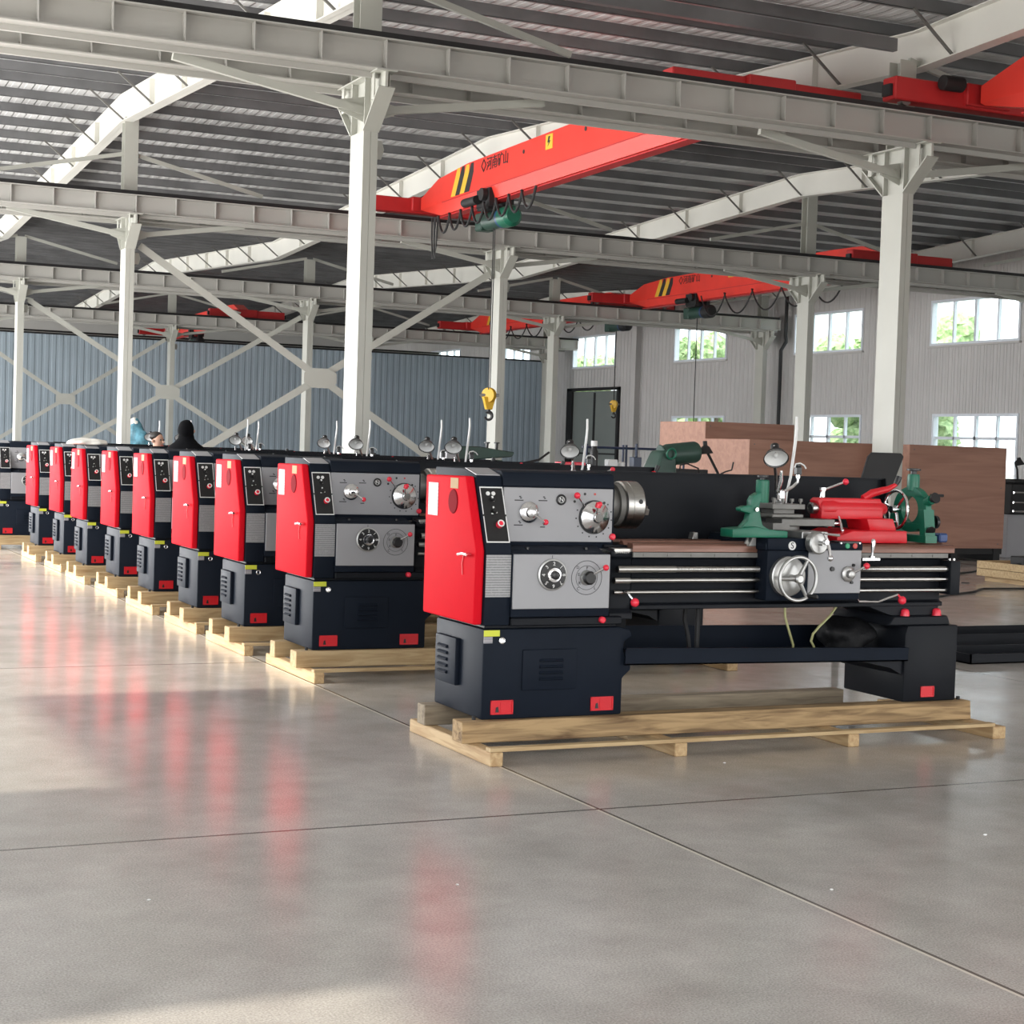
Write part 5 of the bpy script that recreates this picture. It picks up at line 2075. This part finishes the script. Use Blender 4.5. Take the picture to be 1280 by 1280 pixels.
# ---------------------------------------------------------------- people
def person(loc, rz, hgt, label, top_mat, head_mat, hood, arms):
    R = tag(empty('person', loc, rz), label, 'person')
    k = hgt / 1.75

    def skin(name, verts, edges, rad, mat_, sub=2):
        me = bpy.data.meshes.new(name)
        me.from_pydata([tuple(c * k for c in v) for v in verts], edges, [])
        o = bpy.data.objects.new(name, me)
        COL.objects.link(o)
        o.parent = R
        md = o.modifiers.new('skin', 'SKIN')
        md.use_smooth_shade = True
        for i, v in enumerate(me.skin_vertices[0].data):
            r_ = rad[i]
            v.radius = (r_[0] * k, r_[1] * k) if isinstance(r_, tuple) else (r_ * k, r_ * k)
            v.use_root = (i == 0)
        s_ = o.modifiers.new('sub', 'SUBSURF')
        s_.levels = s_.render_levels = sub
        me.materials.append(M[mat_])
        return o
    V = [(0, 0, 0.95), (0, 0.0, 1.12), (0, 0.0, 1.30), (0, 0.0, 1.43), (0, -0.01, 1.51), (0, -0.02, 1.585), (0, -0.015, 1.67), (0, 0, 1.73)]
    Rd_ = [(0.15, 0.11), (0.14, 0.10), (0.16, 0.11), (0.10, 0.075), 0.058, (0.068, 0.078), (0.075, 0.088), (0.05, 0.06)]
    E = [(0, 1), (1, 2), (2, 3), (3, 4), (4, 5), (5, 6), (6, 7)]
    for s_ in (-1, 1):
        n = len(V)
        a1, a2, a3 = arms
        V += [(s_ * 0.185, 0.0, 1.395), (s_ * 0.23, a1, 1.13), (s_ * a3, a2, 0.98), (s_ * a3 * 0.95, a2 - 0.08, 0.93)]
        Rd_ += [0.062, 0.045, 0.034, (0.042, 0.022)]
        E += [(3, n), (n, n + 1), (n + 1, n + 2), (n + 2, n + 3)]
        n = len(V)
        V += [(s_ * 0.09, 0, 0.88), (s_ * 0.10, -0.01, 0.50), (s_ * 0.10, 0.02, 0.10), (s_ * 0.105, -0.02, 0.045), (s_ * 0.11, -0.14, 0.035)]
        Rd_ += [0.088, 0.058, 0.045, 0.045, (0.045, 0.032)]
        E += [(0, n), (n, n + 1), (n + 1, n + 2), (n + 2, n + 3), (n + 3, n + 4)]
    skin('body', V, E, Rd_, head_mat)
    # face
    b = MB()
    b.tube([(0, -0.085 * k, 1.645 * k), (0, -0.118 * k, 1.612 * k), (0, -0.085 * k, 1.605 * k)], [0.010 * k, 0.017 * k, 0.012 * k], 8)
    b.build('nose', head_mat, R)
    for s_ in (-1, 1):
        b = MB()
        b.ball((s_ * 0.030 * k, -0.088 * k, 1.648 * k), 0.011 * k, 10)
        b.build('eye', 'black', R)
        b = MB()
        b.ball((s_ * 0.078 * k, 0.0, 1.63 * k), 0.022 * k, 10)
        b.build('ear', head_mat, R)
    b = MB()
    b.bar((-0.025 * k, -0.090 * k, 1.572 * k), (0.025 * k, -0.090 * k, 1.572 * k), 0.012 * k, 0.010 * k)
    b.build('mouth', 'btn_r', R)
    # jacket and trousers
    V2 = [(0, 0, 0.88), (0, 0, 1.10), (0, 0, 1.30), (0, 0.01, 1.435), (0, 0.005, 1.475)]
    R2 = [(0.175, 0.135), (0.165, 0.125), (0.185, 0.130), (0.115, 0.095), 0.078]
    E2 = [(0, 1), (1, 2), (2, 3), (3, 4)]
    for s_ in (-1, 1):
        n = len(V2)
        V2 += [(s_ * 0.19, 0.0, 1.39), (s_ * 0.23, arms[0], 1.13), (s_ * arms[2], arms[1], 0.99)]
        R2 += [0.078, 0.060, 0.050]
        E2 += [(3, n), (n, n + 1), (n + 1, n + 2)]
    skin('jacket', V2, E2, R2, top_mat)
    V3 = [(0, 0, 0.93)]
    R3 = [(0.165, 0.125)]
    E3 = []
    for s_ in (-1, 1):
        n = len(V3)
        V3 += [(s_ * 0.09, 0, 0.85), (s_ * 0.10, -0.01, 0.50), (s_ * 0.10, 0.02, 0.10)]
        R3 += [0.10, 0.072, 0.062]
        E3 += [(0, n), (n, n + 1), (n + 1, n + 2)]
    skin('trousers', V3, E3, R3, 'cloths')
    if hood:
        o = lumpy('hood', (0, 0.025 * k, 1.640 * k), (0.088 * k, 0.098 * k, 0.122 * k), 'clothb', 3, 0.04, 31, parent=R)
        b = MB()
        b.loft([[(rx * k * cos(2 * pi * i / 24), ry * k * sin(2 * pi * i / 24) + 0.012 * k, z * k) for i in range(24)] for rx, ry, z in ((0.245, 0.13, 1.33), (0.238, 0.135, 1.40), (0.20, 0.125, 1.455), (0.135, 0.11, 1.50), (0.095, 0.09, 1.545), (0.08, 0.08, 1.60))])
        b.build('hood_cape', 'clothb', R)
    else:
        lumpy('hair', (0, 0.022 * k, 1.700 * k), (0.086 * k, 0.088 * k, 0.062 * k), 'hair', 3, 0.06, 33, parent=R)
    return R


person((4.92, 19.48, 0.116), radians(150), 1.79, 'person in a black hooded jacket standing behind the sixth lathe, seen from the back', 'clothb', 'skin', True, (0.0, -0.06, 0.22))
person((5.34, 22.73, 0.0), radians(35), 1.77, 'person with dark hair and white top standing among the farther lathes', 'clothw', 'skin', False, (0.0, -0.06, 0.22))

# downpipe by the wall column at the end of the third runway
R = tag(empty('rain_pipe', (38.55, 57.45, 0)), 'dark rain downpipe with an offset bend beside the wall column', 'pipe')
b = MB()
b.tube([(0.3, 0.0, 8.4), (0.3, 0.0, 6.6), (0.3, -0.05, 6.35), (0.1, 0.0, 6.0), (0.1, 0.0, 0.02)], 0.075, 10)
b.build('pipe', 'matblack', R)

# ---------------------------------------------------------------- trees outside
TR = [(47, 29, 7.2, 'first upper window from the camera side'), (49, 40, 7.5, ''), (50, 52, 6.6, ''), (50, 61, 7.0, ''), (52, 71, 6.9, ''), (51, 82, 7.4, ''), (54, 94, 6.9, ''), (56, 107, 7.2, ''), (48, 46, 6.3, ''), (50, 67, 6.5, ''), (53, 88, 6.6, '')]
TL = ['bushy green tree outside the wall, nearest the camera end', 'green tree outside between the nearest windows', 'pale green tree outside the third upper window', 'green tree seen through the upper window beside a white column', 'light green tree outside the window above the stacked crates', 'green tree outside the upper window over the door', 'green tree outside behind the partitioned part of the hall', 'green tree outside at the far end of the wall', 'low green bush tree outside the lower window at the right', 'low green tree outside the window over the downpipe', 'small green tree outside beyond the partition']
for i, (x, y_, h, _) in enumerate(TR):
    h *= 1.22
    R = tag(empty('tree', (x, y_, -0.27)), TL[i], 'tree', 'trees outside the windows')
    b = MB()
    b.tube([(0, 0, 0), (0.05, 0.02, h * 0.3), (0.0, 0.1, h * 0.6)], [0.16, 0.13, 0.08], 8)
    b.build('trunk', 'trunk', R)
    rnd = random.Random(100 + i)
    bm = bmesh.new()
    for k in range(16):
        a = rnd.uniform(0, 2 * pi)
        rr = rnd.uniform(0, 2.3)
        z = rnd.uniform(0.25, 0.92) * h
        m_ = Matrix.Translation((rr * cos(a), rr * sin(a), z)) @ Matrix.Scale(rnd.uniform(0.5, 1.0), 4)
        bmesh.ops.create_icosphere(bm, subdivisions=3, radius=1.0, matrix=m_)
    for v in bm.verts:
        v.co += Vector((rnd.uniform(-1, 1), rnd.uniform(-1, 1), rnd.uniform(-1, 1))) * 0.16
    me = bpy.data.meshes.new('foliage')
    bm.to_mesh(me)
    bm.free()
    me.materials.append(M['leaf'])
    o = bpy.data.objects.new('foliage', me)
    COL.objects.link(o)
    o.parent = R
